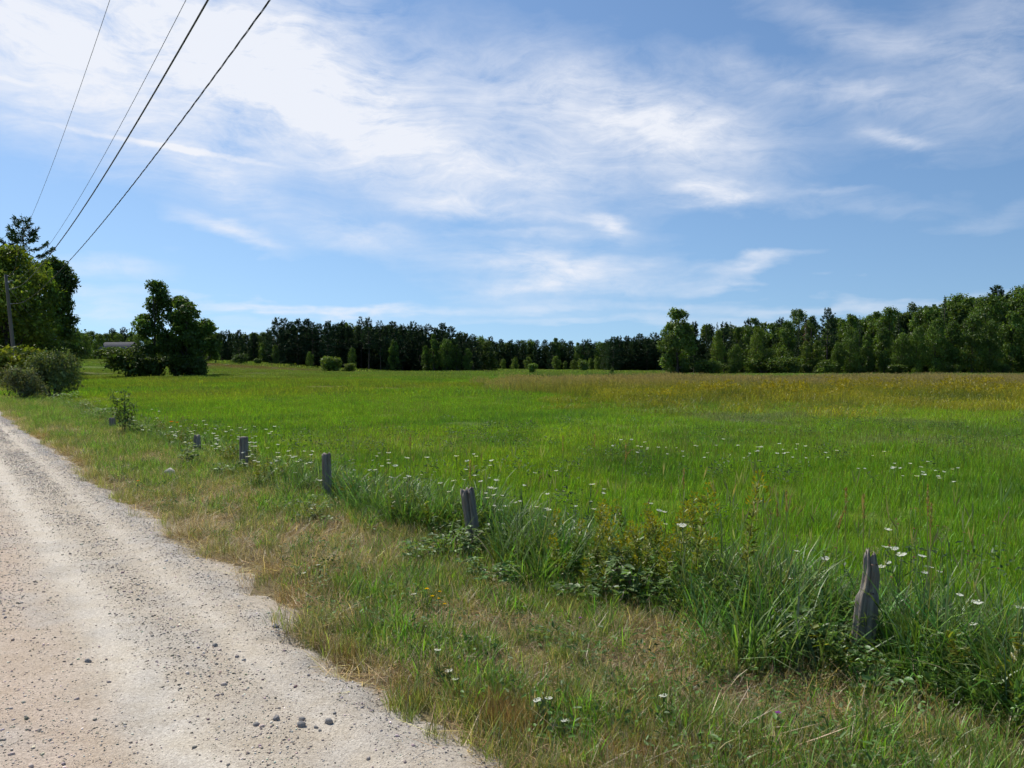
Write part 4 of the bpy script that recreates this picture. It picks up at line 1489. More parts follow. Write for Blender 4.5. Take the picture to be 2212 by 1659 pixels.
fine_m = [patch(820 + k, 34, .055, (.06, .17), (.0018, .0034), (0, .5), (.1, .9), straw=.18, mat=M_verge) for k in range(5)]
lush_m = [patch(840 + k, 24, .055, (.07, .22), (.0035, .007), (0, .5), (.2, 1.2), straw=.12, mat=M_verge) for k in range(5)]
brown_m = [patch(860 + k, 42, .06, (.08, .17), (.0014, .0022), (0, .45), (.0, .5), straw=.0) for k in range(4)]
G_fine, G_lush, G_dry, G_brown = np.array([.20, .285, .055]), np.array([.155, .29, .038]), np.array([.33, .285, .125]), np.array([.27, .195, .09])


def cover(s, t, seed, a, b):
    return smooth(a, b, fbm(s * 1.3, t * 1.5, 4, seed))


n = 15000
s, t = verge_pts(RNG, n, 1.0, 46, ROAD_R - .15, FENCE_T + .2, 1.75)
e = t - road_edge(s)
p = smooth(-.22, .22, e) * (.17 + .9 * cover(s, t, 62, .43, .6)) * np.where(e < .12, cover(s, t, 97, .4, .6), 1)
ok = RNG.uniform(0, 1, n) < p
s, t = s[ok], t[ok]
k_ = fbm(s * .9, t * 1.1, 3, 63)[:, None]
c = G_fine * (1 - k_ * .5) + G_dry * k_ * .5
verge_scatter('verge_grass', s, t, fine_m, c * RNG.uniform(.7, 1.3, (len(s), 1)), RNG.uniform(.5, 1.25, len(s)) * (1 + .02 * s), 'short fine grass over the roadside verge')
n = 12500
s, t = verge_pts(RNG, n, 1.2, 46, ROAD_R + .1, FENCE_T + .3, 1.75)
p = smooth(.15, .5, t - road_edge(s)) * (.08 + .95 * cover(s, t, 64, .44, .58))
ok = RNG.uniform(0, 1, n) < p
s, t = s[ok], t[ok]
verge_scatter('verge_grass', s, t, lush_m, G_lush * RNG.uniform(.7, 1.35, (len(s), 1)) * (1 + RNG.normal(0, .08, (len(s), 3))), RNG.uniform(.45, 1.1, len(s)) * (1 + .015 * s), 'lush green grass tufts on the roadside verge')
n = 2600
s, t = verge_pts(RNG, n, 1.6, 30, ROAD_R - .05, ROAD_R + .75, 1.5)
p = np.exp(-((t - road_edge(s) - .18) / .2) ** 2) * cover(s, t, 66, .48, .68) * .6
ok = RNG.uniform(0, 1, n) < p
s, t = np.concatenate([s[ok], RNG.normal(3.05, .14, 60), RNG.normal(2.3, .3, 90)]), np.concatenate([t[ok], RNG.normal(2.06, .08, 60), RNG.normal(2.45, .2, 90)])
verge_scatter('brown_grass', s, t, brown_m, G_brown * RNG.uniform(.7, 1.3, (len(s), 1)), RNG.uniform(.7, 1.15, len(s)), 'fine reddish brown grass along the road edge')

# rank grass along the fence line
rank_m = [patch(880 + k, 46, .13, (.30, .62), (.006, .0125), (0, .5), (.3, 1.7), straw=.12, mat=M_verge, seedheads=(0, 1, 0, 2, 0)[k]) for k in range(5)]
n = 3700
s, t = verge_pts(RNG, n, 1.6, 42, FENCE_T - .75, FENCE_T + .85, 1.5)
p = np.exp(-((t - FENCE_T - .12) / .38) ** 2) * (.35 + .8 * cover(s, t, 67, .35, .6))
x_, y_ = xy(s, t)
for (px, py, *_r) in posts:     # the posts stay in view from the road
    qx, qy, _h = ground_px(px, py)
    dx_, dy_ = x_ - qx, y_ - qy
    along = -(dx_ * qx + dy_ * qy) / math.hypot(qx, qy)
    across = np.abs(dx_ * qy - dy_ * qx) / math.hypot(qx, qy)
    p = p * np.where((along > -.05) & (along < 1.7) & (across < .2), .05, 1)
gx_, gy_, _h = ground_px(632, 598)      # the goldenrod crowds the grass out
p = p * (1 - .9 * np.exp(-(((x_ - gx_) / .62) ** 2 + ((y_ - gy_) / .75) ** 2) ** 2))
ok = RNG.uniform(0, 1, n) < p
s, t = s[ok], t[ok]
verge_scatter('rank_grass', s, t, rank_m, np.array([.108, .2, .036]) * RNG.uniform(.7, 1.35, (len(s), 1)) * (1 + RNG.normal(0, .1, (len(s), 3))), RNG.uniform(.6, 1.05, len(s)) * (1 - .45 * smooth(7, 13, s)), 'tall rank grass growing along the fence line')

# leafy tangle along the fence line
tang = []
for k in range(5):
    rng = np.random.default_rng(890 + k)
    g = Geo()
    for _ in range(6):
        h = rng.uniform(.16, .42)
        a = rng.uniform(0, 6.28)
        b0 = np.array([rng.normal(0, .07), rng.normal(0, .07), 0])
        top = b0 + np.array([math.cos(a) * h * .35, math.sin(a) * h * .35, h])
        tube(g, [b0, (b0 + top) / 2 + [0, 0, .02], top], [.0025, .002, .001], 3, col=(.9, .7, .8))
        n = int(70 * h) + 10
        w = rng.uniform(.15, 1, n)[:, None]
        P = b0 + (top - b0) * w
        D = rand_dirs(rng, n) * [1, 1, .5] + [0, 0, .3]
        L = rng.uniform(.03, .075, n)
        ovate(g, P, D, np.tile([0, 0, 1.], (n, 1)) + rng.normal(0, .35, (n, 3)), L * .85, L * rng.uniform(.18, .4), np.exp(rng.normal(0, .28, (n, 1))) * (1 + rng.normal(0, .08, (n, 3))))
    tang.append(g.mesh('tangle_patch', M_verge))
n = 900
s, t = verge_pts(RNG, n, 1.6, 34, FENCE_T - .55, FENCE_T + .4, 1.35)
p = np.exp(-((t - FENCE_T + .02) / .26) ** 2) * (.2 + .8 * cover(s, t, 98, .4, .6)) * (1 - .5 * smooth(8, 13, s))
x_, y_ = xy(s, t)
for (px, py, *_r) in posts:
    qx, qy, _h = ground_px(px, py)
    dx_, dy_ = x_ - qx, y_ - qy
    along = -(dx_ * qx + dy_ * qy) / math.hypot(qx, qy)
    across = np.abs(dx_ * qy - dy_ * qx) / math.hypot(qx, qy)
    p = p * np.where((along > -.05) & (along < 1.2) & (across < .16), .15, 1)
ok = RNG.uniform(0, 1, n) < p
s, t = s[ok], t[ok]
verge_scatter('fence_weeds', s, t, tang, np.where(RNG.uniform(0, 1, (len(s), 1)) < .4, np.array([.20, .225, .03]), np.array([.13, .215, .05])) * RNG.uniform(.75, 1.3, (len(s), 1)), RNG.uniform(.55, .95, len(s)), 'leafy tangle of weeds along the old fence line', 'weeds')

# low broad-leaved weeds
weed_m = []
for k in range(4):
    rng = np.random.default_rng(900 + k)
    g = Geo()
    n = 26
    P = disc(rng, n, .09) + np.stack([np.zeros(n), np.zeros(n), rng.uniform(.01, .10, n)], 1)
    D = rand_dirs(rng, n) * [1, 1, .35] + [0, 0, .25]
    ovate(g, P, D, np.tile([0, 0, 1.], (n, 1)) + rand_dirs(rng, n) * .4, rng.uniform(.015, .036, n), rng.uniform(.008, .017, n), np.exp(rng.normal(0, .25, (n, 1))) * np.ones(3))
    weed_m.append(g.mesh('weed_patch', leaf_mat('small_weed', trans=.36, gloss=.015, inst=True) if k == 0 else weed_m[0].materials[0]))
n = 3600
s, t = verge_pts(RNG, n, 1.2, 34, ROAD_R + .15, FENCE_T + .5, 1.7)
ok = RNG.uniform(0, 1, n) < cover(s, t, 69, .43, .66) * .6
s, t = s[ok], t[ok]
verge_scatter('low_weeds', s, t, weed_m, np.array([.09, .165, .04]) * RNG.uniform(.7, 1.5, (len(s), 1)), RNG.uniform(.7, 1.4, len(s)), 'low broad-leaved weeds mixed into the verge', 'weeds')

n = 2600
x_, y_ = frustum_pts(RNG, n, 4.5, 24)
ok = (st(x_, y_)[1] > FENCE_T + .5) & (RNG.uniform(0, 1, n) < smooth(.45, .68, fbm(x_ * .6, y_ * .6, 3, 92)))
x_, y_ = x_[ok], y_[ok]
n = len(x_)
scatter('low_weeds', np.stack([x_, y_, H(x_, y_) + .08], 1), rnd_rot(RNG, n), RNG.uniform(1.2, 2.1, n), RNG.integers(0, 4, n), np.array([.07, .125, .04]) * RNG.uniform(.7, 1.4, (n, 1)), weed_m,
        'dark clover leaves mixed into the hay', 'weeds')

seed_m = [patch(910 + k, 8, .3, (.14, .26), (.0025, .004), (0, .3), (.0, .6), straw=0, seedheads=20) for k in range(3)]
n = 3400
x_, y_ = frustum_pts(RNG, n, 4.5, 48)
ok = (st(x_, y_)[1] > FENCE_T + .4) & (RNG.uniform(0, 1, n) < .1 + .9 * smooth(.5, .68, fbm(x_ * .35, y_ * .22, 4, 93)))
x_, y_ = x_[ok], y_[ok]
n = len(x_)
scatter('seed_grass', np.stack([x_, y_, H(x_, y_)], 1), rnd_rot(RNG, n), RNG.uniform(.8, 1.25, n) * (1 + y_ * .008), RNG.integers(0, 3, n), np.array([.095, .15, .032]) * RNG.uniform(.7, 1.3, (n, 1)), seed_m,
        'pale seeding grass heads in loose drifts through the hay', 'grass')

# left of the road: a plain grass bank, out of the picture
n = 2500
s, t = verge_pts(RNG, n, -4, 60, ROAD_L - 3, ROAD_L - .1, 1.2)
verge_scatter('verge_grass', s, t, lush_m + rank_m, G_lush * RNG.uniform(.8, 1.3, (n, 1)), RNG.uniform(.8, 1.3, n), 'grass bank on the other side of the road')
n = 900
s, t = verge_pts(RNG, n, 34, 140, ROAD_R + .2, FENCE_T + 1.5)
verge_scatter('verge_grass', s, t, mid_m, G_fine * RNG.uniform(.8, 1.25, (n, 1)) * np.array([1.1, .95, 1.2]), RNG.uniform(.7, 1.1, n), 'rough grass on the far stretch of the verge')

# ------------------------------------------------------------------ brambles and other leafy plants at the fence
def bramble_mesh(seed, n_st, length, height, leaf, base, wid=.8, tri=True):
    rng = np.random.default_rng(seed)
    gs, gl = Geo(), Geo()
    P, D, N, L = [], [], [], []
    for i in range(n_st):
        a = rng.uniform(0, 2 * PI)
        ln = length * rng.uniform(.5, 1.0)
        hh = height * rng.uniform(.6, 1.15)
        u = np.linspace(0, 1, 9)
        wig = np.cumsum(rng.normal(0, .018, (9, 3)), 0)
        pts = np.stack([np.cos(a) * ln * u, np.sin(a) * ln * u * wid, hh * np.sin(np.minimum(u * 1.5, 1.45)) * (1 - .45 * np.maximum(0, u - .6) / .4)], 1) + wig
        tube(gs, pts, np.linspace(.0035, .0015, 9), 4, col=(.13, .09, .05))
        for k in range(1, 9):
            for rep in range(2):
                dr = norm(np.array([[rng.normal(), rng.normal(), .35]]))[0]
                p = pts[k] + dr * leaf * .8
                for m in ((-.9, 0, .9) if tri else (0,)):
                    ca, sa = math.cos(m), math.sin(m)
                    dd = np.array([dr[0] * ca - dr[1] * sa, dr[0] * sa + dr[1] * ca, dr[2] * .3 - .05])
                    P.append(p)
                    D.append(dd)
                    N.append(np.array([0, 0, 1.0]) + rng.normal(0, .35, 3))
                    L.append(leaf * rng.uniform(.7, 1.2) * (1.15 if m == 0 else .95))
    P, D, N, L = np.array(P), np.array(D), np.array(N), np.array(L)
    n = len(P)
    c = np.array(base) * np.array([1.5, 1.6, .95]) * np.exp(rng.normal(0, .22, (n, 1))) * (1 + rng.normal(0, .06, (n, 3)))
    L = L * rng.uniform(.55, 1.05, n)
    ovate(gl, P, D, N, L, L * rng.uniform(.5, .75, n), c)
    return gs.mesh('stem', M_stem), gl.mesh('leaf', M_broad)


def plant(name, ms, x, y, label, cat, group=None, rz=0, k=1.0, z=0, names=('stem', 'leaves', 'flower')):
    e = link(name, None, loc=(x, y, float(H(x, y)) + z), rot=(0, 0, rz), scale=k)
    tag(e, label, cat, group)
    for nm, me in zip(names, ms):
        link(nm, me, e)
    return e


for k, (px, py, ns, ln, hh, lf, base, lab) in enumerate((
        (455, 562, 13, .36, .30, .05, (.115, .165, .085), 'leafy bramble growing up the leaning split post'),
        (420, 566, 8, .32, .14, .042, (.09, .15, .06), 'low bramble spreading beside the leaning split post'),
        (490, 582, 9, .34, .12, .045, (.10, .155, .075), 'low bramble in front of the leaning split post'),
        (520, 590, 9, .4, .14, .045, (.085, .15, .05), 'bramble between the split post and the goldenrod'),
        (590, 604, 10, .34, .2, .045, (.09, .14, .06), 'bramble at the road side foot of the goldenrod'),
        (676, 612, 10, .34, .22, .048, (.09, .145, .065), 'bramble at the far foot of the goldenrod clump'),
        (632, 606, 12, .36, .30, .052, (.105, .16, .08), 'pale leaved bramble in the shade under the goldenrod'),
        (822, 662, 14, .28, .24, .048, (.105, .165, .085), 'leafy bramble at the road side of the tall split post'),
        (862, 694, 5, .14, .16, .045, (.09, .15, .07), 'bramble sprig climbing the foot of the tall split post'),
        (915, 706, 8, .3, .16, .045, (.08, .14, .05), 'bramble in the tall grass past the split post'),
        (316, 524, 7, .4, .14, .05, (.11, .15, .08), 'low bramble before the notched post'),
        (186, 466, 9, .42, .32, .06, (.13, .17, .11), 'pale leafy weed before the short tapered post'),
        (228, 478, 8, .4, .2, .055, (.09, .14, .05), 'dark leafy weed before the flat-topped post'),
        (148, 436, 8, .6, .25, .07, (.14, .19, .10), 'pale leafy bramble below the sapling'),
        (100, 418, 9, .8, .35, .08, (.13, .19, .10), 'pale bramble trailing from the roadside shrub'),
        (66, 404, 10, .9, .5, .09, (.12, .19, .07), 'bright bramble at the foot of the roadside shrub'),
        (84, 410, 9, .8, .4, .08, (.15, .2, .11), 'whitish leaved bramble between shrub and sapling'))):
    x, y, h = ground_px(px, py)
    plant('bramble', bramble_mesh(920 + k, ns, ln, hh, lf, base), x, y, lab, 'bramble', 'brambles along the fence', rz=k * 1.3)


# sapling by the far post
def sapling():
    rng = np.random.default_rng(940)
    gs, gl = Geo(), Geo()
    P, D = [], []
    for (dx, top, r) in ((0, 1.0, .016), (.22, .72, .008), (-.12, .8, .007), (.1, .62, .007), (-.28, .98, .006)):
        pts = np.array([(dx * .3, 0, -.05), (dx * .5, .03, top * .4), (dx * .85, .0, top * .75), (dx, .02, top)])
        tube(gs, pts, [r, r * .8, r * .5, r * .25], 5, col=(.09, .075, .06))
        for u in np.linspace(.35, 1, 14):
            p = np.array([np.interp(u * top, pts[:, 2], pts[:, i]) for i in range(3)])
            for _ in range(7 if dx in (0, -.28) else 4):
                P.append(p + rng.normal(0, .05, 3))
                D.append(rng.normal(0, 1, 3) + [0, 0, -.1])
    P, D = np.array(P), np.array(D)
    n = len(P)
    ovate(gl, P, D, rand_dirs(rng, n) + [0, 0, .8], rng.uniform(.05, .09, n), rng.uniform(.03, .05, n), np.array([.10, .16, .03]) * np.exp(rng.normal(0, .25, (n, 1))))
    return gs.mesh('stem', M_bark), gl.mesh('leaf', M_broad)


x, y, h = ground_px(124, 436)
plant('sapling', sapling(), x, y, 'thin leafy sapling with bare stems beside the small far post', 'sapling', k=1.02)


# goldenrod clump between the two near posts
def goldenrod_mesh(seed, h):
    rng = np.random.default_rng(seed)
    gs, gl, gf = Geo(), Geo(), Geo()
    lean = rng.normal(0, .2, 2) * h
    u = np.linspace(0, 1, 8)
    pts = np.stack([lean[0] * u ** 1.6, lean[1] * u ** 1.6, h * u], 1)
    tube(gs, pts, np.linspace(.0035, .0015, 8), 4, col=(.11, .10, .03))
    n = int(210 * h)
    w = rng.uniform(.12, .96, n)
    P = np.stack([np.interp(w, u, pts[:, i]) for i in range(3)], 1)
    a = rng.uniform(0, 2 * PI, n)
    D = np.stack([np.cos(a), np.sin(a), rng.uniform(.1, .9, n)], 1)
    L = rng.uniform(.05, .10, n) * (1.1 - .4 * w)
    leaves(gl, P, D, np.tile([0, 0, 1.], (n, 1)) + rng.normal(0, .3, (n, 3)), L, L * .25, np.array([.19, .225, .024]) * np.exp(rng.normal(0, .25, (n, 1))), .1)
    m = int(80 * h)
    v = rng.uniform(0, 1, m)
    a = rng.uniform(0, 2 * PI, m)
    q = .075 * (1 - v) * h + .008
    P = pts[-1] + np.stack([q * np.cos(a), q * np.sin(a), (v - .75) * .24 * h], 1)
    D = np.stack([np.cos(a), np.sin(a), np.full(m, .9)], 1)
    leaves(gf, P, D, rand_dirs(rng, m), .03, .011, np.array([.33, .29, .02]) * np.exp(rng.normal(0, .2, (m, 1))), .2)
    return gs.mesh('stem', M_stem), gl.mesh('leaf', M_weed), gf.mesh('plume', M_petal)


gold_v = [goldenrod_mesh(950 + k, (.50, .62, .56, .72, .46, .66)[k]) for k in range(6)]
gold_px = [(560, 592), (572, 588), (585, 596), (596, 590), (606, 598), (612, 585), (622, 594), (630, 602), (638, 588), (646, 597), (655, 590), (664, 600), (672, 592), (682, 598), (692, 594), (700, 602),
           (616, 606), (644, 608), (668, 608), (600, 580), (648, 580), (690, 585), (580, 580), (628, 578),
           (590, 602), (602, 606), (656, 604), (680, 606), (636, 594), (660, 584), (712, 596), (548, 586), (616, 590), (676, 586), (588, 586), (704, 590)]
for k, (px, py) in enumerate(gold_px):
    x, y, h = ground_px(px, py - 2)
    front = 'shaded front' if py > 600 else ('back' if py < 587 else 'middle')
    plant('goldenrod', gold_v[k % 6], x, y, f'budding goldenrod stalk in the {front} of the clump between the near posts', 'goldenrod', f'goldenrod stalks, {front} of the clump', rz=k * 2.1, k=random.uniform(.6, .88))
for k, (px, py, hh, lab) in enumerate(((694, 490, .78, 'tall lone goldenrod stalk leaning above the clump'), (745, 480, .86, 'thin tall weed stalk right of the goldenrod clump'))):
    x, y, h = head_px(px, py, hh)
    plant('goldenrod', goldenrod_mesh(970 + k, hh), x, y, lab, 'goldenrod')


# ------------------------------------------------------------------ wild carrot (white lace flowers)
def umbel(rng, r, n, col, bowl=.25):
    g = Geo()
    i = np.arange(n)
    q = r * np.sqrt((i + .5) / n)
    a = i * 2.39996 + rng.normal(0, .15, n)
    C = np.stack([q * np.cos(a), q * np.sin(a), bowl * q * q / r + rng.normal(0, r * .04, n)], 1)
    k = 6
    rr = r / math.sqrt(n) * rng.uniform(1.0, 1.45, n)
    th = np.arange(k) / k * 2 * PI
    tilt = rng.normal(0, .25, (n, 2))
    for j in range(n):
        ring = np.stack([rr[j] * np.cos(th), rr[j] * np.sin(th), rr[j] * (np.cos(th) * tilt[j, 0] + np.sin(th) * tilt[j, 1]) - rr[j] * .2], 1)
        v = np.concatenate([[C[j]], C[j] + ring])
        g.add(v, tris=[(0, 1 + m, 1 + (m + 1) % k) for m in range(k)], col=np.array(col) * rng.uniform(.85, 1.1))
    for j in range(0, n, 2):
        p = C[j]
        g.add([(p[0] * .05 - .0008, p[1] * .05, -r * .55), (p[0] * .05 + .0008, p[1] * .05, -r * .55), (p[0], p[1], p[2] - .001)], tris=[(0, 1, 2)], col=(.12, .16, .06))
    return g


def carrot_mesh(seed, h, r, kind='open'):
    rng = np.random.default_rng(seed)
    gs = Geo()
    lean = rng.normal(0, .07, 2) * h
    u = np.linspace(0, 1, 6)
    pts = np.stack([lean[0] * u ** 1.5, lean[1] * u ** 1.5, h * u], 1)
    tube(gs, pts, np.linspace(.003, .0016, 6), 4, col=(.10, .15, .045))
    for _ in range(10):
        w = rng.uniform(.1, .75)
        p = np.array([np.interp(w, u, pts[:, i]) for i in range(3)])
        leaves(gs, p[None], rng.normal(0, 1, (1, 3)) + [[0, 0, .5]], rand_dirs(rng, 1), .07, .012, np.array([.08, .14, .04]))
    if kind == 'open':
        gf = umbel(rng, r * .68, 40, (.84, .85, .78))
    else:      # closed, bird's-nest head
        gf = Geo()
        n = 60
        dr = norm(rng.normal(size=(n, 3)))
        P = dr * np.array([r * .5, r * .5, r * .55])
        leaves(gf, P, dr + [0, 0, .8], rand_dirs(rng, n), r * .5, r * .22, np.array([.32, .36, .15]) * rng.uniform(.7, 1.2, (n, 1)))
    me = gf.mesh('flower_head', M_petal)
    V = np.zeros(len(me.vertices) * 3, np.float32)
    me.vertices.foreach_get('co', V)
    V = V.reshape(-1, 3)
    ta, tb = rng.normal(0, .16), rng.normal(0, .16)
    V[:, 2] += V[:, 0] * ta + V[:, 1] * tb
    me.vertices.foreach_set('co', (V + pts[-1]).astype(np.float32).ravel())
    return gs.mesh('stem', M_stem), me


CH = (.42, .5, .46, .56, .40)
carrot_v = [carrot_mesh(1000 + k, CH[k], (.032, .042, .036, .026, .030)[k]) for k in range(5)]
carrot_c = [carrot_mesh(1010 + k, (.5, .6)[k], .03, 'closed') for k in range(2)]
c6 = lambda X, Y: ((1200 + X / 1.843) / 4, (1700 + Y / 1.843) / 4)      # from an enlarged part of the view
heads = [(c6(*p), 'wild carrot flower in the white drift behind the leaning split post', 'carrot flowers behind the leaning split post') for p in
         ((1285, 193), (1243, 268), (1315, 312), (1240, 348), (1210, 378), (1340, 418), (1440, 397), (1445, 487), (1515, 480), (1368, 505), (1600, 508), (1420, 538), (1535, 572), (1650, 565), (1470, 563), (1140, 430), (1080, 465), (1030, 437), (1345, 580), (1430, 612), (1390, 660), (1360, 540))]
heads += [(c6(*p), 'wild carrot flower between the leaning split post and the goldenrod clump', 'carrot flowers before the goldenrod') for p in ((1800, 545), (1838, 540), (1825, 588), (1743, 610), (2148, 535), (2117, 462), (2030, 555), (1835, 630))]
heads += [(c6(*p), 'wild carrot flower in the loose row right of the notched post', 'carrot flowers by the notched post') for p in ((888, 315), (780, 257), (620, 230), (560, 210), (533, 218), (553, 243), (675, 355), (750, 390), (565, 313), (555, 345), (390, 310), (815, 378))]
c7 = lambda X, Y: ((2000 + X / 1.843) / 4, (1900 + Y / 1.843) / 4)
heads += [(c7(*p), 'wild carrot flower standing above the goldenrod clump', 'carrot flowers over the goldenrod') for p in ((755, 35), (640, 93), (672, 165), (755, 135), (1198, 177), (1113, 226), (1195, 300), (1378, 370), (1423, 378), (1385, 407), (1240, 230))]
c8 = lambda X, Y: ((3000 + X / 1.5475) / 4, (2000 + Y / 1.5475) / 4)
heads += [(c8(*p), 'flat wild carrot flower in the group around the tall split post', 'carrot flowers around the tall split post') for p in
          ((278, 312), (262, 410), (480, 388), (935, 262), (905, 185), (1137, 295), (850, 315), (875, 352), (972, 352), (1145, 365), (1108, 380), (1187, 410), (845, 420), (1405, 682), (1495, 688), (1360, 530), (1690, 675))]
rnum = 0
for (px, py), lab, grp in heads:
    v = rnum % 5
    x, y, h = head_px(px, py, CH[v])
    s_, t_ = st(x, y)
    if t_ < FENCE_T + .05:      # keep it behind the fence: a shorter plant farther off
        k = 1.0
        while t_ < FENCE_T + .05 and k > .5:
            k -= .06
            x, y, h = head_px(px, py, CH[v] * k)
            s_, t_ = st(x, y)
    else:
        k = 1.0
    plant('wild_carrot', carrot_v[v], x, y, lab, 'wild carrot', grp, rz=rnum * 2.4, k=k * (.9, 1, .8, 1.05)[rnum % 4], names=('stem', 'flower_head'))
    rnum += 1
for k, (X, Y, lab) in enumerate(((1095, 270, 'closed greenish carrot head with a flat flower beside it'), (1232, 240, 'pale round closed carrot head past the tall split post'), (1285, 190, 'outermost closed carrot head past the tall split post'),
                                 (820, 325, 'closed carrot head touching the top of the tall split post'))):
    px, py = c8(X, Y)
    x, y, h = head_px(px, py, (.5, .6)[k % 2])
    plant('wild_carrot', carrot_c[k % 2], x, y, lab, 'wild carrot', 'closed carrot heads', k=1.0, names=('stem', 'flower_head'))
for k, (px, py, hh, lab) in enumerate(((282, 547, .16, 'lone white flower low in the verge opposite the notched post'), (318, 566, .12, 'white flower tilted on the verge grass'), (413, 596, .13, 'white yarrow head below the yellow flowers'),
                                       (447, 672, .10, 'white flower beside the brown grass tuft'), (457, 682, .10, 'second white flower beside the brown grass tuft'), (540, 703, .14, 'largest white flower cluster low on the verge'),
                                       (550, 701, .14, 'white flower joined to the largest low cluster'), (563, 723, .10, 'faded white clover head near the frame bottom'), (665, 697, .16, 'flat white flower alone on the verge before the near posts'),
                                       (440, 651, .2, 'small white flower on a thin stalk by the road edge'), (302, 574, .1, 'pale flower near the road edge, middle verge'))):
    x, y, h = head_px(px, py, hh)
    plant('wild_carrot', carrot_mesh(1030 + k, hh, .024), x, y, lab, 'white flower', names=('stem', 'flower_head'))

# far white flowers: specks in drifts
far_c = []
for k in range(3):
    rng = np.random.default_rng(1050 + k)
    g = umbel(rng, .034, 14, (.82, .84, .76))
    v0 = [np.asarray(v) + [0, 0, .5] for v in g.v]
    g.v = v0
    tube(g, [[0, 0, 0], [0, 0, .5]], .004, 3, col=(.1, .15, .05))
    far_c.append(g.mesh('wild_carrot', M_petal))
drifts = [((150, 275), (422, 456), 110, 'small white flower in the drift behind the far fence posts', 'white flowers behind the far posts'),
          ((612, 735), (429, 442), 22, 'small white flower in the drift right of field centre', 'white flowers, middle drift'),
          ((735, 880), (433, 450), 24, 'small white flower in the sparse drift past the middle one', 'white flowers, sparse drift'),
          ((884, 962), (443, 466), 20, 'small white flower in the dense patch of the right field', 'white flowers, dense right patch'),
          ((268, 320), (444, 462), 14, 'small white flower beside the flat-topped post', 'white flowers beside the flat-topped post'),
          ((70, 160), (400, 432), 22, 'tiny white flower by the roadside shrub and sapling', 'white flowers by the shrub'),
          ((265, 560), (446, 490), 26, 'scattered small white flower in the near hay', 'scattered white flowers')]
rng = np.random.default_rng(77)
for (xr, yr, n, lab, grp) in drifts:
    for k in range(n):
        u = rng.uniform()
        px = xr[0] + (xr[1] - xr[0]) * u
        py = yr[0] + (yr[1] - yr[0]) * np.clip(.3 * u + .7 * rng.uniform() ** 1.3 + rng.normal(0, .12), -.2, 1.2)
        x, y, h = head_px(px, py, .5 if xr[0] > 400 else .28)
        if st(x, y)[1] < FENCE_T - .3:
            continue
        o = link('wild_carrot', far_c[k % 3], loc=(x, y, h if xr[0] > 400 else h - .2), rot=(rng.normal(0, .1), rng.normal(0, .1), rng.uniform(0, 6)), scale=rng.uniform(.45, .8) * (1.3 if xr[0] < 400 else 1))
        tag(o, lab, 'wild carrot', grp)


# ------------------------------------------------------------------ a few coloured flowers and seed stalks
def daisy_mesh(seed, h, r, col, heads=1):
    rng = np.random.default_rng(seed)
    gs, gf = Geo(), Geo()
    for i in range(heads):
        tip = np.array([rng.normal(0, .02), rng.normal(0, .02), h * rng.uniform(.85, 1.1)])
        tube(gs, [[0, 0, -.02], tip * [.4, .4, .55], tip], [.0025, .002, .0015], 4, col=(.09, .14, .04))
        a = np.arange(14) / 14 * 2 * PI
        D = np.stack([np.cos(a), np.sin(a), np.full(14, .25)], 1)
        leaves(gf, np.tile(tip, (14, 1)), D, np.tile([0, 0, 1.], (14, 1)), r, r * .45, np.array(col) * rng.uniform(.85, 1.1, (14, 1)))
        leaves(gf, np.tile(tip + [0, 0, .003], (8, 1)), norm(rng.normal(size=(8, 3)) * [1, 1, .3] + [0, 0, .3]), np.tile([0, 0, 1.], (8, 1)), r * .6, r * .4, np.array(col) * .9)
    return gs.mesh('stem', M_stem), gf.mesh('flower_head', M_petal)


YEL, ORA, PUR = (.80, .52, .012), (.80, .24, .01), (.36, .11, .42)
for k, (px, py, hh, r, col, lab, cat) in enumerate((
        (428, 589, .20, .017, YEL, 'uppermost yellow flower in the small verge cluster', 'yellow flower'), (437, 592, .19, .014, YEL, 'yellow flower at the right of the small verge cluster', 'yellow flower'),
        (430, 597, .17, .017, YEL, 'middle yellow flower of the small verge cluster', 'yellow flower'), (438, 597, .16, .012, YEL, 'tiny yellow flower beside the middle one', 'yellow flower'),
        (422, 591, .2, .011, YEL, 'small yellow flower at the left of the cluster', 'yellow flower'), (443, 605, .14, .014, YEL, 'lowest yellow flower, just below the small verge cluster', 'yellow flower'),
        (578, 620, .14, .012, PUR, 'purple knapweed head in front of the goldenrod clump', 'purple flower'), (776, 718, .14, .015, PUR, 'purple knapweed head near the frame bottom', 'purple flower'),
        (136, 483, .22, .022, ORA, 'orange flower in the verge short of the pale rock', 'orange flower'), (169, 422, .5, .05, ORA, 'orange butterfly weed in the white drift', 'orange flower'),
        (176, 421, .5, .04, ORA, 'second orange butterfly weed in the white drift', 'orange flower'), (188, 489, .2, .012, YEL, 'tiny yellow flower in the verge by the notched post', 'yellow flower'))):
    x, y, h = head_px(px, py, hh)
    plant('wildflower', daisy_mesh(1080 + k, hh, r, col), x, y, lab, cat, rz=k, names=('stem', 'flower_head'))
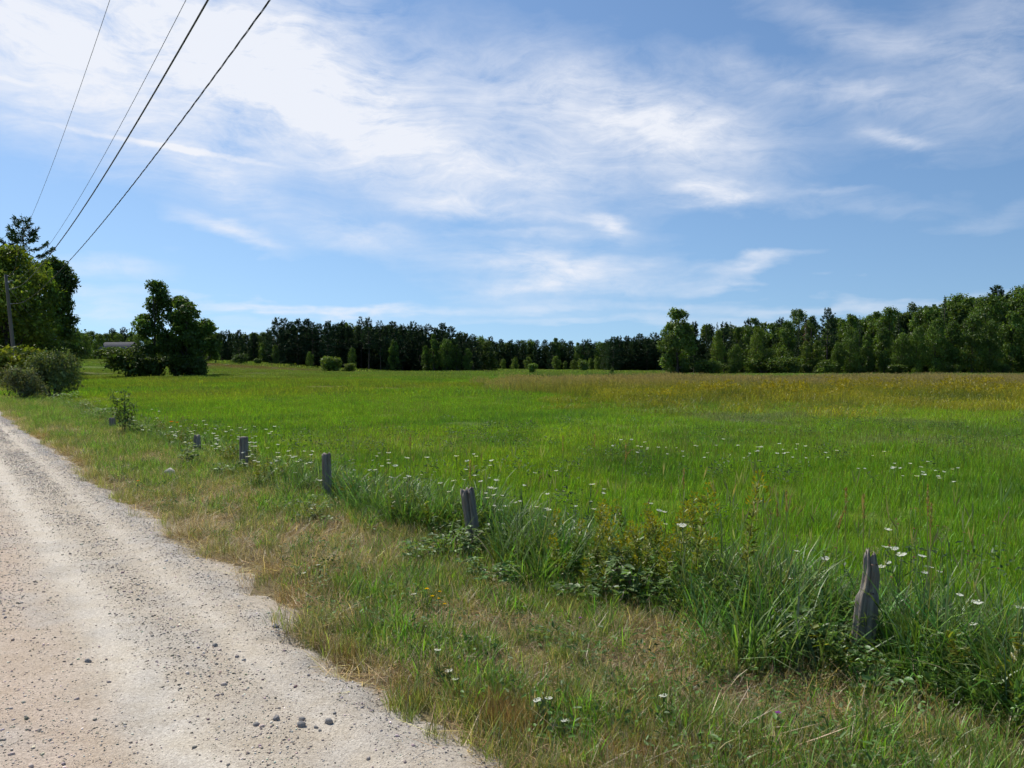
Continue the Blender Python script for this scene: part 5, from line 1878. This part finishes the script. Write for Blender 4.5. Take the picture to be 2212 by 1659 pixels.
# clover heads in the hay on the right
clov = [daisy_mesh(1100 + k, .34, .013, ((.30, .10, .17), (.33, .14, .12))[k]) for k in range(2)]
rng = np.random.default_rng(31)
for k in range(46):
    px, py = rng.uniform(700, 1015), rng.uniform(470, 600)
    x, y, h = head_px(px, py, .34)
    if st(x, y)[1] > FENCE_T + .4:
        plant('red_clover', clov[k % 2], x, y, 'small dull pink clover head in the hay behind the tall split post', 'clover', 'clover heads in the near hay', rz=k, names=('stem', 'flower_head'))


def stalk_mesh(seed, h, nod):
    rng = np.random.default_rng(seed)
    gs, gf = Geo(), Geo()
    u = np.linspace(0, 1, 8)
    pts = np.stack([nod * u ** 4 * .1, rng.normal(0, .01) * u, h * (u - .12 * nod * u ** 6)], 1)
    tube(gs, pts, .0022, 4, col=(.30, .25, .10))
    n = 60
    w = rng.uniform(.74, 1, n)
    P = np.stack([np.interp(w, u, pts[:, i]) for i in range(3)], 1)
    leaves(gf, P, rng.normal(0, .28, (n, 3)) + [.3 * nod, 0, 1], rand_dirs(rng, n), .03, .007, np.array([.40, .29, .11]) * rng.uniform(.7, 1.2, (n, 1)))
    return gs.mesh('stem', M_stem), gf.mesh('seed_head', M_petal)


for k, (px, py, hh, nod, lab) in enumerate(((622, 443, .75, 1, 'nodding dry seed stalk in mid field'), (626, 444, .72, 0, 'upright seed stalk beside the nodding one'), (563, 437, .7, 0, 'thin dry stalk left of the nodding one'),
                                            (595, 435, .7, 0, 'thin dry stalk between its two neighbours in mid field'), (684, 470, .7, 0, 'dry seed stalk above the goldenrod clump'), (930, 488, .8, 0, 'tall dry seed stalk behind the tall split post'),
                                            (932, 505, .66, 0, 'lower dry seed stalk behind the tall split post'), (838, 508, .6, .5, 'pale plumed seed stalk left of the tall split post'), (778, 495, .66, 0, 'dry seed stalk in the hay, right of the thin tall weed'),
                                            (788, 492, .66, 0, 'twin dry seed stalk beside its neighbour in the hay'), (846, 490, .7, 0, 'faint dry stalk in the hay behind the plumed one'), (865, 497, .66, 0, 'faint dry stalk before the tall split post'),
                                            (410, 436, .7, 0, 'pale dry stalk behind the notched post'), (470, 462, .7, 0, 'dry stalk far behind the leaning split post'))):
    x, y, h = head_px(px, py, hh)
    plant('seed_stalk', stalk_mesh(1120 + k, hh, nod), x, y, lab, 'seed stalk', names=('stem', 'seed_head'))
